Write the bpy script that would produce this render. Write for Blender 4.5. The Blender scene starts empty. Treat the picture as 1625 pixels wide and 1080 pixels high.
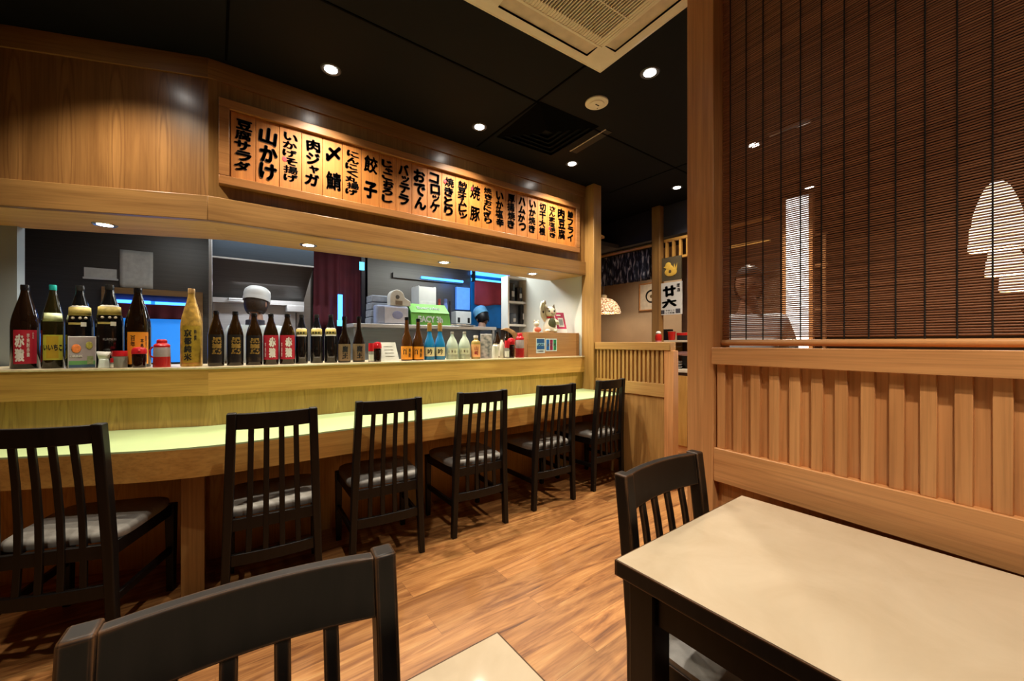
import bpy, bmesh, math, random
from mathutils import Vector, Matrix
random.seed(11)
SC = bpy.context.scene
COL = SC.collection
PI = math.pi

# ------------------------------------------------------------------ camera, light, exposure
CH = 1.233                      # eye height of the seated photographer
FPX = 630.0                     # focal length in pixels of the 1625 wide frame
YAW = math.radians(53.2)
cam_d = bpy.data.cameras.new('camera'); cam = bpy.data.objects.new('camera', cam_d); COL.objects.link(cam)
cam_d.sensor_width = 36.0; cam_d.lens = 36.0 * FPX / 1625.0
cam_d.shift_y = 3.0 / 1625.0; cam_d.clip_start = 0.02
cam.location = (0, 0, CH); cam.rotation_euler = (PI/2, 0, YAW - PI/2)
SC.camera = cam
SC.view_settings.view_transform = 'Standard'; SC.view_settings.look = 'None'
SC.view_settings.gamma = 1.0; SC.view_settings.use_curve_mapping = False
SC.view_settings.exposure = 0.0
SC.cycles.use_denoising = True
SC.cycles.max_bounces = 7; SC.cycles.diffuse_bounces = 4; SC.cycles.glossy_bounces = 3
SC.cycles.transmission_bounces = 4; SC.cycles.sample_clamp_indirect = 4.0
SC.cycles.caustics_reflective = False; SC.cycles.caustics_refractive = False
w = bpy.data.worlds.new('world'); SC.world = w; w.use_nodes = True
w.node_tree.nodes['Background'].inputs[0].default_value = (1.0, 0.93, 0.85, 1)
w.node_tree.nodes['Background'].inputs[1].default_value = 0.018
WARM = (1.0, 0.86, 0.67)
CEIL = 2.82

def add_spot(loc, energy, size=110, blend=0.6, color=WARM, rad=0.03, aim=(0, 0, -1), parent=None):
    l = bpy.data.lights.new('spot_light', 'SPOT'); o = bpy.data.objects.new('spot_light', l); COL.objects.link(o)
    l.energy = energy; l.color = color; l.spot_size = math.radians(size); l.spot_blend = blend; l.shadow_soft_size = rad
    o.location = loc; o.rotation_euler = Vector(aim).to_track_quat('-Z', 'Y').to_euler()
    if parent: o.parent = parent
    return o
def add_area(loc, energy, sx, sy, color, aim=(0, 0, -1)):
    l = bpy.data.lights.new('area_light', 'AREA'); o = bpy.data.objects.new('area_light', l); COL.objects.link(o)
    l.energy = energy; l.color = color; l.shape = 'RECTANGLE'; l.size = sx; l.size_y = sy
    o.location = loc; o.rotation_euler = Vector(aim).to_track_quat('-Z', 'Y').to_euler()
    return o
def add_point(loc, energy, color, rad=0.05):
    l = bpy.data.lights.new('point_light', 'POINT'); o = bpy.data.objects.new('point_light', l); COL.objects.link(o)
    l.energy = energy; l.color = color; l.shadow_soft_size = rad; o.location = loc
    return o
# kitchen strip lights (ceiling of the kitchen) and its blue insect lamps
add_area((0.7, 3.75, 2.32), 16, 2.2, 0.3, (0.92, 0.98, 1.0))
add_area((2.3, 3.75, 2.32), 17, 0.8, 0.3, (0.92, 1.0, 0.97))

# ------------------------------------------------------------------ pixel -> place helpers (measuring only)
CY, SY = math.cos(YAW), math.sin(YAW)
def ray(px, py):
    u = px - 812.5
    return Vector((FPX*CY + u*SY, FPX*SY - u*CY, -(py - 543.0)))
def on_y(px, py, Y):
    d = ray(px, py); t = Y / d.y
    return Vector((d.x*t, Y, CH + d.z*t))
def on_x(px, py, X):
    d = ray(px, py); t = X / d.x
    return Vector((X, d.y*t, CH + d.z*t))
def on_z(px, py, Z):
    d = ray(px, py); t = (Z - CH) / d.z
    return Vector((d.x*t, d.y*t, Z))

# ------------------------------------------------------------------ materials
def new_mat(name):
    m = bpy.data.materials.new(name); m.use_nodes = True
    nt = m.node_tree; b = nt.nodes['Principled BSDF']
    return m, nt, b
def N(nt, t, **kw):
    n = nt.nodes.new(t)
    for k, v in kw.items():
        if k.startswith('i_'):
            key = k[2:]
            n.inputs[int(key) if key.isdigit() else key].default_value = v
        else: setattr(n, k, v)
    return n
def L(nt, a, b): nt.links.new(a, b)
def ramp(nt, stops):
    r = nt.nodes.new('ShaderNodeValToRGB'); e = r.color_ramp.elements
    while len(e) < len(stops): e.new(0.5)
    for i, (p, c) in enumerate(stops):
        e[i].position = p; e[i].color = (*c, 1) if len(c) == 3 else c
    return r
def c3(c, k): return tuple(min(1, x*k) for x in c)
MATS = {}
def plain(name, col, rough=0.5, metal=0.0, var=0.12, scale=14.0, emit=None, estr=0.0, trans=0.0, coat=0.0, sub=0.0, spec=0.5, bump=0.0):
    if name in MATS: return MATS[name]
    m, nt, b = new_mat(name)
    tc = N(nt, 'ShaderNodeTexCoord'); no = N(nt, 'ShaderNodeTexNoise', i_Scale=scale, i_Detail=4.0)
    L(nt, tc.outputs['Object'], no.inputs['Vector'])
    r = ramp(nt, [(0.3, c3(col, 1 - var)), (0.7, c3(col, 1 + var))])
    L(nt, no.outputs['Fac'], r.inputs['Fac']); L(nt, r.outputs['Color'], b.inputs['Base Color'])
    b.inputs['Roughness'].default_value = rough; b.inputs['Metallic'].default_value = metal
    b.inputs['Specular IOR Level'].default_value = spec
    b.inputs['Transmission Weight'].default_value = trans; b.inputs['Coat Weight'].default_value = coat
    if sub: b.inputs['Subsurface Weight'].default_value = sub; b.inputs['Subsurface Scale'].default_value = 0.02
    if emit: b.inputs['Emission Color'].default_value = (*emit, 1); b.inputs['Emission Strength'].default_value = estr
    if bump:
        bp = N(nt, 'ShaderNodeBump', i_Strength=bump, i_Distance=0.004); L(nt, no.outputs['Fac'], bp.inputs['Height']); L(nt, bp.outputs['Normal'], b.inputs['Normal'])
    MATS[name] = m
    return m
def wood(name, dark, light, axis='X', rough=0.35, coat=0.15, scale=1.0, contrast=1.0, figure=None, fz=(2.2, 0.45)):
    """oak: fine pores and soft bands running along axis; figure = repeat width of cathedral figure on a veneer"""
    if name in MATS: return MATS[name]
    m, nt, b = new_mat(name)
    tc = N(nt, 'ShaderNodeTexCoord')
    s = {'X': (0.5, 7, 7), 'Y': (7, 0.5, 7), 'Z': (7, 7, 0.5)}[axis]
    s2 = {'X': (2.5, 120, 120), 'Y': (120, 2.5, 120), 'Z': (120, 120, 2.5)}[axis]
    mp = N(nt, 'ShaderNodeMapping'); mp.inputs['Scale'].default_value = [v*scale for v in s]
    mp2 = N(nt, 'ShaderNodeMapping'); mp2.inputs['Scale'].default_value = [v*scale for v in s2]
    L(nt, tc.outputs['Object'], mp.inputs['Vector']); L(nt, tc.outputs['Object'], mp2.inputs['Vector'])
    n1 = N(nt, 'ShaderNodeTexNoise', i_Scale=2.2, i_Detail=5.0, i_Roughness=0.6, i_Distortion=0.8)
    n2 = N(nt, 'ShaderNodeTexNoise', i_Scale=1.0, i_Detail=3.0, i_Roughness=0.6)
    L(nt, mp.outputs['Vector'], n1.inputs['Vector']); L(nt, mp2.outputs['Vector'], n2.inputs['Vector'])
    src = n1.outputs['Fac']
    if figure:
        sp = N(nt, 'ShaderNodeSeparateXYZ'); L(nt, tc.outputs['Object'], sp.inputs[0])
        def mth(op, a, b=None, c=None):
            q = N(nt, 'ShaderNodeMath', operation=op)
            for k, v in enumerate((a, b, c)):
                if v is None: continue
                if isinstance(v, (int, float)): q.inputs[k].default_value = v
                else: L(nt, v, q.inputs[k])
            return q.outputs[0]
        xx = mth('DIVIDE', mth('PINGPONG', sp.outputs['X'], figure/2), figure/2)
        zz = mth('DIVIDE', mth('SUBTRACT', sp.outputs['Z'], fz[0]), fz[1])
        v = mth('ADD', mth('POWER', mth('MULTIPLY', xx, 3.0), 2.0), mth('POWER', zz, 2.0))
        v = mth('MULTIPLY_ADD', n1.outputs['Fac'], 0.7, mth('SQRT', v))
        fr_ = ramp(nt, [(0.0, (0.62,)*3), (0.40, (0.62,)*3), (0.47, (0.36,)*3), (0.53, (0.60,)*3), (0.66, (0.52,)*3), (0.70, (0.34,)*3), (0.76, (0.50,)*3), (0.95, (0.46,)*3)])
        L(nt, mth('MULTIPLY', v, 0.5), fr_.inputs['Fac'])
        src = mth('ADD', mth('MULTIPLY', fr_.outputs['Color'], 0.65), mth('MULTIPLY', n1.outputs['Fac'], 0.35))
    mid = tuple((a + c)/2 for a, c in zip(dark, light))
    lo, hi = 0.5 - 0.2/contrast, 0.5 + 0.2/contrast
    r = ramp(nt, [(max(0, lo), dark), (0.5, mid), (min(1, hi), light)])
    L(nt, src, r.inputs['Fac'])
    r2 = ramp(nt, [(0.32, (0.66, 0.62, 0.58)), (0.55, (1, 1, 1))]); L(nt, n2.outputs['Fac'], r2.inputs['Fac'])
    mx = N(nt, 'ShaderNodeMix', data_type='RGBA', blend_type='MULTIPLY'); mx.inputs[0].default_value = 0.6
    L(nt, r.outputs['Color'], mx.inputs[6]); L(nt, r2.outputs['Color'], mx.inputs[7]); L(nt, mx.outputs[2], b.inputs['Base Color'])
    b.inputs['Roughness'].default_value = rough; b.inputs['Coat Weight'].default_value = coat; b.inputs['Coat Roughness'].default_value = 0.2
    bp = N(nt, 'ShaderNodeBump', i_Strength=0.12, i_Distance=0.001); L(nt, n2.outputs['Fac'], bp.inputs['Height']); L(nt, bp.outputs['Normal'], b.inputs['Normal'])
    MATS[name] = m
    return m
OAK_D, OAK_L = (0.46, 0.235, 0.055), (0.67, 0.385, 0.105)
oak_x = wood('oak_x', OAK_D, OAK_L, 'X'); oak_y = wood('oak_y', OAK_D, OAK_L, 'Y'); oak_z = wood('oak_z', OAK_D, OAK_L, 'Z')
oak_p = wood('post_oak', (0.35, 0.185, 0.055), (0.52, 0.30, 0.095), 'Z', rough=0.4, coat=0.05); oak_py = wood('post_oak_y', (0.36, 0.19, 0.056), (0.53, 0.31, 0.098), 'Y', rough=0.4, coat=0.05)
oak_fig = wood('oak_veneer', (0.175, 0.08, 0.024), (0.31, 0.155, 0.05), 'Z', rough=0.28, coat=0.3, figure=0.21, contrast=1.9, fz=(2.24, 0.46))
RED_D, RED_L = (0.54, 0.24, 0.086), (0.71, 0.36, 0.142)
red_x = wood('red_oak_x', RED_D, RED_L, 'X'); red_z = wood('red_oak_z', RED_D, RED_L, 'Z'); red_y = wood('red_oak_y', RED_D, RED_L, 'Y')
board_z = wood('menu_board_wood', (0.42, 0.14, 0.020), (0.56, 0.215, 0.036), 'Z', rough=0.55, coat=0.0)
board_x = wood('menu_frame_wood', (0.30, 0.125, 0.036), (0.42, 0.19, 0.06), 'X', rough=0.35)
def dark_wood(name, wear):
    m, nt, b = new_mat(name)
    tc = N(nt, 'ShaderNodeTexCoord'); mp = N(nt, 'ShaderNodeMapping'); mp.inputs['Scale'].default_value = (40, 40, 4)
    L(nt, tc.outputs['Object'], mp.inputs['Vector'])
    n1 = N(nt, 'ShaderNodeTexNoise', i_Scale=1.5, i_Detail=5.0); L(nt, mp.outputs['Vector'], n1.inputs['Vector'])
    r = ramp(nt, [(0.3, (0.0036, 0.0028, 0.0025)), (0.7, (0.008, 0.0058, 0.005))]); L(nt, n1.outputs['Fac'], r.inputs['Fac'])
    out = r.outputs['Color']
    if wear:
        bv = N(nt, 'ShaderNodeBevel', samples=4); bv.inputs['Radius'].default_value = 0.007
        ge = N(nt, 'ShaderNodeNewGeometry'); dp = N(nt, 'ShaderNodeVectorMath', operation='DOT_PRODUCT')
        L(nt, bv.outputs['Normal'], dp.inputs[0]); L(nt, ge.outputs['True Normal'], dp.inputs[1])
        n3 = N(nt, 'ShaderNodeTexNoise', i_Scale=18.0, i_Detail=5.0); L(nt, tc.outputs['Object'], n3.inputs['Vector'])
        ad = N(nt, 'ShaderNodeMath', operation='MULTIPLY_ADD'); L(nt, n3.outputs['Fac'], ad.inputs[0]); ad.inputs[1].default_value = 0.16; L(nt, dp.outputs['Value'], ad.inputs[2])
        rw = ramp(nt, [(0.90, (1, 1, 1)), (1.0, (0, 0, 0))]); ad2 = N(nt, 'ShaderNodeMath', operation='SUBTRACT'); L(nt, ad.outputs[0], ad2.inputs[0]); ad2.inputs[1].default_value = 0.05; L(nt, ad2.outputs[0], rw.inputs['Fac'])
        mx = N(nt, 'ShaderNodeMix', data_type='RGBA'); L(nt, rw.outputs['Color'], mx.inputs[0]); L(nt, out, mx.inputs[6]); mx.inputs[7].default_value = (0.16, 0.075, 0.03, 1)
        out = mx.outputs[2]
    L(nt, out, b.inputs['Base Color']); b.inputs['Roughness'].default_value = 0.42; b.inputs['Specular IOR Level'].default_value = 0.3
    MATS[name] = m
    return m
esp = dark_wood('espresso_wood', False); esp_w = dark_wood('worn_espresso_wood', True)
def floor_mat():
    m, nt, b = new_mat('floor_planks')
    tc = N(nt, 'ShaderNodeTexCoord'); br = N(nt, 'ShaderNodeTexBrick', offset=0.37, i_Scale=1.0)
    br.inputs['Brick Width'].default_value = 1.22; br.inputs['Row Height'].default_value = 0.152
    br.inputs['Mortar Size'].default_value = 0.0006; br.inputs['Mortar Smooth'].default_value = 0.0; br.inputs['Bias'].default_value = 0.0
    br.inputs['Color1'].default_value = (0.0, 0.0, 0.0, 1); br.inputs['Color2'].default_value = (1, 1, 1, 1); br.inputs['Mortar'].default_value = (0.3, 0.3, 0.3, 1)
    L(nt, tc.outputs['Object'], br.inputs['Vector'])
    mp = N(nt, 'ShaderNodeMapping'); mp.inputs['Scale'].default_value = (1.0, 8, 1); L(nt, tc.outputs['Object'], mp.inputs['Vector'])
    sh = N(nt, 'ShaderNodeVectorMath', operation='MULTIPLY_ADD'); L(nt, br.outputs['Color'], sh.inputs[0]); sh.inputs[1].default_value = (7, 13, 5); L(nt, mp.outputs['Vector'], sh.inputs[2])
    n1 = N(nt, 'ShaderNodeTexNoise', i_Scale=1.7, i_Detail=7.0, i_Roughness=0.62, i_Distortion=1.6); L(nt, sh.outputs[0], n1.inputs['Vector'])
    r = ramp(nt, [(0.28, (0.10, 0.034, 0.010)), (0.42, (0.28, 0.115, 0.034)), (0.58, (0.46, 0.22, 0.072)), (0.76, (0.56, 0.33, 0.13))]); L(nt, n1.outputs['Fac'], r.inputs['Fac'])
    mp2 = N(nt, 'ShaderNodeMapping'); mp2.inputs['Scale'].default_value = (3, 110, 1); L(nt, tc.outputs['Object'], mp2.inputs['Vector'])
    n2 = N(nt, 'ShaderNodeTexNoise', i_Scale=1.0, i_Detail=3.0); L(nt, mp2.outputs['Vector'], n2.inputs['Vector'])
    r2 = ramp(nt, [(0.3, (0.7, 0.66, 0.62)), (0.55, (1, 1, 1))]); L(nt, n2.outputs['Fac'], r2.inputs['Fac'])
    mx = N(nt, 'ShaderNodeMix', data_type='RGBA', blend_type='MULTIPLY'); mx.inputs[0].default_value = 0.7
    L(nt, r.outputs['Color'], mx.inputs[6]); L(nt, r2.outputs['Color'], mx.inputs[7])
    r3 = ramp(nt, [(0.0, (0.72, 0.68, 0.64)), (1.0, (1.12, 1.1, 1.06))]); L(nt, br.outputs['Color'], r3.inputs['Fac'])
    mx2 = N(nt, 'ShaderNodeMix', data_type='RGBA', blend_type='MULTIPLY'); mx2.inputs[0].default_value = 1.0
    L(nt, mx.outputs[2], mx2.inputs[6]); L(nt, r3.outputs['Color'], mx2.inputs[7])
    dk = N(nt, 'ShaderNodeMix', data_type='RGBA'); L(nt, br.outputs['Fac'], dk.inputs[0]); L(nt, mx2.outputs[2], dk.inputs[6]); dk.inputs[7].default_value = (0.13, 0.055, 0.02, 1)
    L(nt, dk.outputs[2], b.inputs['Base Color']); b.inputs['Roughness'].default_value = 0.42
    bp = N(nt, 'ShaderNodeBump', i_Strength=0.2, i_Distance=0.001); L(nt, n2.outputs['Fac'], bp.inputs['Height']); L(nt, bp.outputs['Normal'], b.inputs['Normal'])
    return m
def slat_mat():
    m, nt, b = new_mat('bamboo_slats')
    tc = N(nt, 'ShaderNodeTexCoord'); mp = N(nt, 'ShaderNodeMapping'); mp.inputs['Scale'].default_value = (1.5, 1, 143)
    L(nt, tc.outputs['Object'], mp.inputs['Vector'])
    n1 = N(nt, 'ShaderNodeTexNoise', i_Scale=1.0, i_Detail=3.0); L(nt, mp.outputs['Vector'], n1.inputs['Vector'])
    r = ramp(nt, [(0.3, (0.16, 0.06, 0.028)), (0.7, (0.38, 0.165, 0.08))]); L(nt, n1.outputs['Fac'], r.inputs['Fac'])
    L(nt, r.outputs['Color'], b.inputs['Base Color']); b.inputs['Roughness'].default_value = 0.45
    return m
def steel(name, col, rough=0.3):
    m, nt, b = new_mat(name)
    tc = N(nt, 'ShaderNodeTexCoord'); mp = N(nt, 'ShaderNodeMapping'); mp.inputs['Scale'].default_value = (2, 2, 160); L(nt, tc.outputs['Object'], mp.inputs['Vector'])
    n1 = N(nt, 'ShaderNodeTexNoise', i_Scale=1.0, i_Detail=3.0); L(nt, mp.outputs['Vector'], n1.inputs['Vector'])
    r = ramp(nt, [(0.3, c3(col, 0.9)), (0.7, c3(col, 1.08))]); L(nt, n1.outputs['Fac'], r.inputs['Fac']); L(nt, r.outputs['Color'], b.inputs['Base Color'])
    b.inputs['Metallic'].default_value = 0.9 if 'bright' not in name else 0.5; b.inputs['Roughness'].default_value = rough
    MATS[name] = m
    return m
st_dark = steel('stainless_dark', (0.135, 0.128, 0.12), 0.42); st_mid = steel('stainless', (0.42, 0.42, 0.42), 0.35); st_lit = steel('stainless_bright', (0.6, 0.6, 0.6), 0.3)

# ------------------------------------------------------------------ mesh builder
GL = {}
def glyphs(txt, bold=0.0):
    key = (txt, bold)
    if key not in GL:
        cu = bpy.data.curves.new('lettering', 'FONT'); cu.body = txt; cu.size = 1.0; cu.offset = 0.0
        cu.resolution_u = 3; cu.fill_mode = 'FRONT'
        o = bpy.data.objects.new('lettering', cu); COL.objects.link(o); bpy.context.view_layer.update()
        me = bpy.data.meshes.new_from_object(o.evaluated_get(bpy.context.evaluated_depsgraph_get()))
        vs = [v.co.copy() for v in me.vertices]; fs = [tuple(p.vertices) for p in me.polygons]
        bpy.data.meshes.remove(me); bpy.data.objects.remove(o); bpy.data.curves.remove(cu)
        if bold:      # brush weight: the same strokes struck again a little to every side
            ov, of = [], []
            for a, b in [(0, 0)] + [(math.cos(k*PI/4)*bold, math.sin(k*PI/4)*bold) for k in range(8)]:
                o0 = len(ov); ov += [Vector((v.x + a, v.y + b, 0)) for v in vs]; of += [tuple(i + o0 for i in f) for f in fs]
            vs, fs = ov, of
        GL[key] = (vs, fs)
    return GL[key]
class MB:
    def __init__(s): s.v = []; s.f = []; s.m = []; s.mi = 0
    def mat(s, i): s.mi = i; return s
    def add(s, vs, fs):
        o = len(s.v); s.v += [tuple(v) for v in vs]
        for f in fs: s.f.append(tuple(i + o for i in f)); s.m.append(s.mi)
        return s
    def box(s, x0, y0, z0, x1, y1, z1):
        x0, x1 = min(x0, x1), max(x0, x1); y0, y1 = min(y0, y1), max(y0, y1); z0, z1 = min(z0, z1), max(z0, z1)
        return s.add([(x0,y0,z0),(x1,y0,z0),(x1,y1,z0),(x0,y1,z0),(x0,y0,z1),(x1,y0,z1),(x1,y1,z1),(x0,y1,z1)],
                     [(3,2,1,0),(4,5,6,7),(0,1,5,4),(1,2,6,5),(2,3,7,6),(3,0,4,7)])
    def hexa(s, b, t):        # 4 bottom points (ccw from above), 4 top points
        return s.add(list(b) + list(t), [(3,2,1,0),(4,5,6,7),(0,1,5,4),(1,2,6,5),(2,3,7,6),(3,0,4,7)])
    def bar(s, a, b, w, d, side=(1, 0, 0)):     # rectangular bar from a to b; w along side, d across
        a, b = Vector(a), Vector(b); ax = (b - a).normalized(); sd = Vector(side); sd = (sd - ax*sd.dot(ax)).normalized(); dp = ax.cross(sd)
        q = [(-w/2,-d/2),(w/2,-d/2),(w/2,d/2),(-w/2,d/2)]
        return s.hexa([a + sd*i + dp*j for i, j in q], [b + sd*i + dp*j for i, j in q])
    def prism(s, pts, z0, z1):
        n = len(pts); ar = sum(pts[i][0]*pts[(i+1) % n][1] - pts[(i+1) % n][0]*pts[i][1] for i in range(n))
        if ar < 0: pts = pts[::-1]
        vs = [(p[0], p[1], z0) for p in pts] + [(p[0], p[1], z1) for p in pts]
        return s.add(vs, [tuple(range(n-1, -1, -1)), tuple(range(n, 2*n))] + [(i, (i+1) % n, n + (i+1) % n, n + i) for i in range(n)])
    def extrude(s, pts, fn, a, b):   # pts 2D, fn(p, t) -> 3D
        n = len(pts); vs = [fn(p, a) for p in pts] + [fn(p, b) for p in pts]
        return s.add(vs, [tuple(range(n-1, -1, -1)), tuple(range(n, 2*n))] + [(i, (i+1) % n, n + (i+1) % n, n + i) for i in range(n)])
    def lathe(s, prof, n=24, c=(0, 0, 0), a0=0.0, a1=2*PI, cap=True):
        full = abs(a1 - a0 - 2*PI) < 1e-6; k = n if full else n + 1; vs = []; fs = []
        for r, z in prof:
            for i in range(k):
                a = a0 + (a1 - a0)*i/n; vs.append((c[0] + r*math.cos(a), c[1] + r*math.sin(a), c[2] + z))
        for j in range(len(prof) - 1):
            for i in range(n):
                i2 = (i + 1) % k; fs.append((j*k + i, j*k + i2, (j+1)*k + i2, (j+1)*k + i))
        if cap and full:
            if prof[0][0] > 1e-5: fs.append(tuple(range(k-1, -1, -1)))
            if prof[-1][0] > 1e-5: fs.append(tuple((len(prof)-1)*k + i for i in range(k)))
        return s.add(vs, fs)
    def ell(s, c, r, n=16, m=10, rot=None):
        vs = []; fs = []
        for j in range(m + 1):
            th = PI*j/m
            for i in range(n):
                a = 2*PI*i/n; p = Vector((r[0]*math.sin(th)*math.cos(a), r[1]*math.sin(th)*math.sin(a), -r[2]*math.cos(th)))
                if rot: p = rot @ p
                vs.append((c[0]+p.x, c[1]+p.y, c[2]+p.z))
        for j in range(m):
            for i in range(n): fs.append((j*n + i, j*n + (i+1) % n, (j+1)*n + (i+1) % n, (j+1)*n + i))
        return s.add(vs, fs)
    def tube(s, pts, r, n=8):
        pts = [Vector(p) for p in pts]; vs = []; fs = []; rr = r if isinstance(r, (list, tuple)) else [r]*len(pts); up = None
        for i, p in enumerate(pts):
            d = (pts[min(i+1, len(pts)-1)] - pts[max(i-1, 0)]).normalized()
            if up is None: up = Vector((0, 0, 1)) if abs(d.z) < 0.9 else Vector((1, 0, 0))
            x = d.cross(up).normalized(); up = x.cross(d).normalized()
            for k in range(n):
                a = 2*PI*k/n; vs.append(p + (x*math.cos(a) + up*math.sin(a))*rr[i])
        for i in range(len(pts) - 1):
            for k in range(n): fs.append((i*n + k, i*n + (k+1) % n, (i+1)*n + (k+1) % n, (i+1)*n + k))
        fs.append(tuple(range(n-1, -1, -1))); fs.append(tuple((len(pts)-1)*n + k for k in range(n)))
        return s.add(vs, fs)
    def text(s, txt, c, ux, uy, w, h, bold=0.02, keep=False, rot=0.0):      # lettering fitted in a w x h cell centred on c
        vs, fs = glyphs(txt, bold)
        if not vs: return s
        xs = [v.x for v in vs]; ys = [v.y for v in vs]; bw = max(xs) - min(xs) or 1; bh = max(ys) - min(ys) or 1
        sx, sy = w/bw, h/bh
        if keep: sx = sy = min(sx, sy)
        mx, my = (max(xs) + min(xs))/2, (max(ys) + min(ys))/2; ux, uy, c = Vector(ux), Vector(uy), Vector(c); out = []
        cr, sr = math.cos(rot), math.sin(rot)
        for v in vs:
            a, b = (v.x - mx)*sx, (v.y - my)*sy
            out.append(c + ux*(a*cr - b*sr) + uy*(a*sr + b*cr))
        return s.add(out, fs)
    def text_cyl(s, txt, ang, z, w, h, R, bold=0.02):     # lettering wrapped on a cylinder, centred on angle ang
        t = MB().text(txt, (0, 0, 0), (1, 0, 0), (0, 1, 0), w, h, bold)
        return s.add([(R*math.cos(ang + x/R), R*math.sin(ang + x/R), z + y) for x, y, _ in t.v], t.f)
    def build(s, name, mats, parent=None, loc=(0, 0, 0), rz=0.0, bev=0.0, smooth=True, bseg=2, ang=35):
        me = bpy.data.meshes.new(name); me.from_pydata(s.v, [], s.f)
        if not isinstance(mats, (list, tuple)): mats = [mats]
        for m in mats: me.materials.append(m)
        me.polygons.foreach_set('material_index', s.m); me.update()
        if smooth:
            me.polygons.foreach_set('use_smooth', [True]*len(me.polygons)); me.set_sharp_from_angle(angle=math.radians(ang))
        o = bpy.data.objects.new(name, me); COL.objects.link(o); o.location = loc; o.rotation_euler = (0, 0, rz)
        if parent: o.parent = parent
        if bev:
            b = o.modifiers.new('bevel', 'BEVEL'); b.width = bev; b.segments = bseg; b.limit_method = 'ANGLE'; b.angle_limit = math.radians(40); b.harden_normals = False
        return o
def tag(o, label, cat, group=None, kind=None):
    o['label'] = label; o['category'] = cat
    if group: o['group'] = group
    if kind: o['kind'] = kind
    return o
def thing(name, label, cat, loc=(0, 0, 0), rz=0.0, group=None):
    o = bpy.data.objects.new(name, None); COL.objects.link(o); o.location = loc; o.rotation_euler = (0, 0, rz); o.empty_display_size = 0.05
    return tag(o, label, cat, group)
def struct(o): o['kind'] = 'structure'; return o
def dup(root, loc=None, rz=None, label=None):
    def cp(o, parent):
        c = o.copy(); COL.objects.link(c); c.parent = parent
        for ch in o.children: cp(ch, c)
        return c
    r = cp(root, None)
    if loc is not None: r.location = loc
    if rz is not None: r.rotation_euler = (0, 0, rz)
    if label: r['label'] = label
    return r
# ------------------------------------------------------------------ bar plan: main run along X at Y = 2.8, a second run bends back at the left
BC = Vector((-0.03, 2.80)); LD = Vector((-0.931, 0.365)).normalized(); LN = Vector((0.365, 0.931)).normalized(); XR = 3.02
LROT = math.atan2(-LD.y, -LD.x)          # rotation of the left run
def mitre(off):
    k = off/(1 + LN.y); return Vector((BC.x + LN.x*k, BC.y + (1 + LN.y)*k))
def band(o0, o1, xr=XR, sl=2.3, x_min=None):
    a, b = mitre(o0), mitre(o1); e = BC + LD*sl
    return [(xr, BC.y + o0), (xr, BC.y + o1), tuple(b), tuple(e + LN*o1), tuple(e + LN*o0), tuple(a)]
def main_band(o0, o1, xr=XR - 0.002):
    a, b = mitre(o0), mitre(o1); return [(xr, BC.y+o0), (xr, BC.y+o1), tuple(b), tuple(a)]
def left_band(o0, o1, sl=2.3):           # in the left run's own frame: origin at BC, x towards the corner
    def loc(p): q = Vector(p) - BC; return (-(q.dot(LD)), q.dot(LN))
    a, b = mitre(o0), mitre(o1); e = BC + LD*sl
    return [loc(a), loc(b), loc(e + LN*o1), loc(e + LN*o0)]
def on_left(px, py, off):                # point on the left run's vertical plane
    d = ray(px, py); n = Vector((LN.x, LN.y)); t = (BC.dot(n) + off)/(d.x*n.x + d.y*n.y)
    return Vector((d.x*t, d.y*t, CH + d.z*t))

# ------------------------------------------------------------------ room shell
blackpaint = plain('ceiling_black', (0.0030, 0.0038, 0.0055), 0.7, var=0.15, scale=3, spec=0.15)
navy = plain('wall_navy', (0.018, 0.018, 0.03), 0.7, var=0.2, scale=3)
beige = plain('wall_beige', (0.50, 0.37, 0.25), 0.7, var=0.06, scale=4)
kwhite = plain('wall_white', (0.62, 0.62, 0.57), 0.5, var=0.04, scale=3)
greyblue = plain('panel_greyblue', (0.30, 0.36, 0.40), 0.4, var=0.05, scale=3)
cream = plain('cream_plastic', (0.84, 0.80, 0.69), 0.45, var=0.04)
black = plain('matt_black', (0.008, 0.008, 0.008), 0.5)
struct(MB().box(-3.2, -2.4, -0.1, 8.2, 6.2, 0).build('floor', floor_mat(), smooth=False))
cm = MB().box(-3.2, -2.4, CEIL, 8.2, 6.2, CEIL + 0.1)
struct(cm.build('ceiling', blackpaint, smooth=False))
sm = MB()
for x in (-1.6, 0.05, 1.7, 3.35, 5.0): sm.box(x - 0.006, -2.3, CEIL - 0.003, x + 0.006, 2.75, CEIL)
for y in (-1.2, 0.4, 2.0): sm.box(-3.0, y - 0.006, CEIL - 0.003, 6, y + 0.006, CEIL)
struct(sm.build('trim_1', plain('seam_black', (0.0008, 0.0008, 0.0008), 0.9, spec=0.05), smooth=False))
struct(MB().box(-3.3, -2.5, 0, 8.3, -2.4, CEIL).build('wall_rear', beige, smooth=False))
struct(MB().box(-3.3, -2.4, 0, -3.2, 6.2, CEIL).build('wall_left', oak_z, smooth=False))
struct(MB().box(8.2, -2.4, 0, 8.3, 6.2, CEIL).build('wall_right', plain('wall_brown', (0.22, 0.12, 0.06), 0.6, var=0.1, scale=2), smooth=False))
struct(MB().box(-3.2, 6.1, 0, 8.2, 6.2, CEIL).build('wall_back', beige, smooth=False))
struct(MB().box(6.05, 2.72, 0, 6.13, 6.1, CEIL).build('wall_hall', beige, smooth=False))
# bulkhead above the noren, and the hall's return wall
struct(MB().box(4.2, 2.05, 2.46, 4.28, 4.6, CEIL).build('wall_bulkhead', navy, smooth=False))
struct(MB().box(4.2, 3.78, 0, 4.28, 4.6, 2.46).build('wall_return', oak_z, smooth=False))

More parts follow.
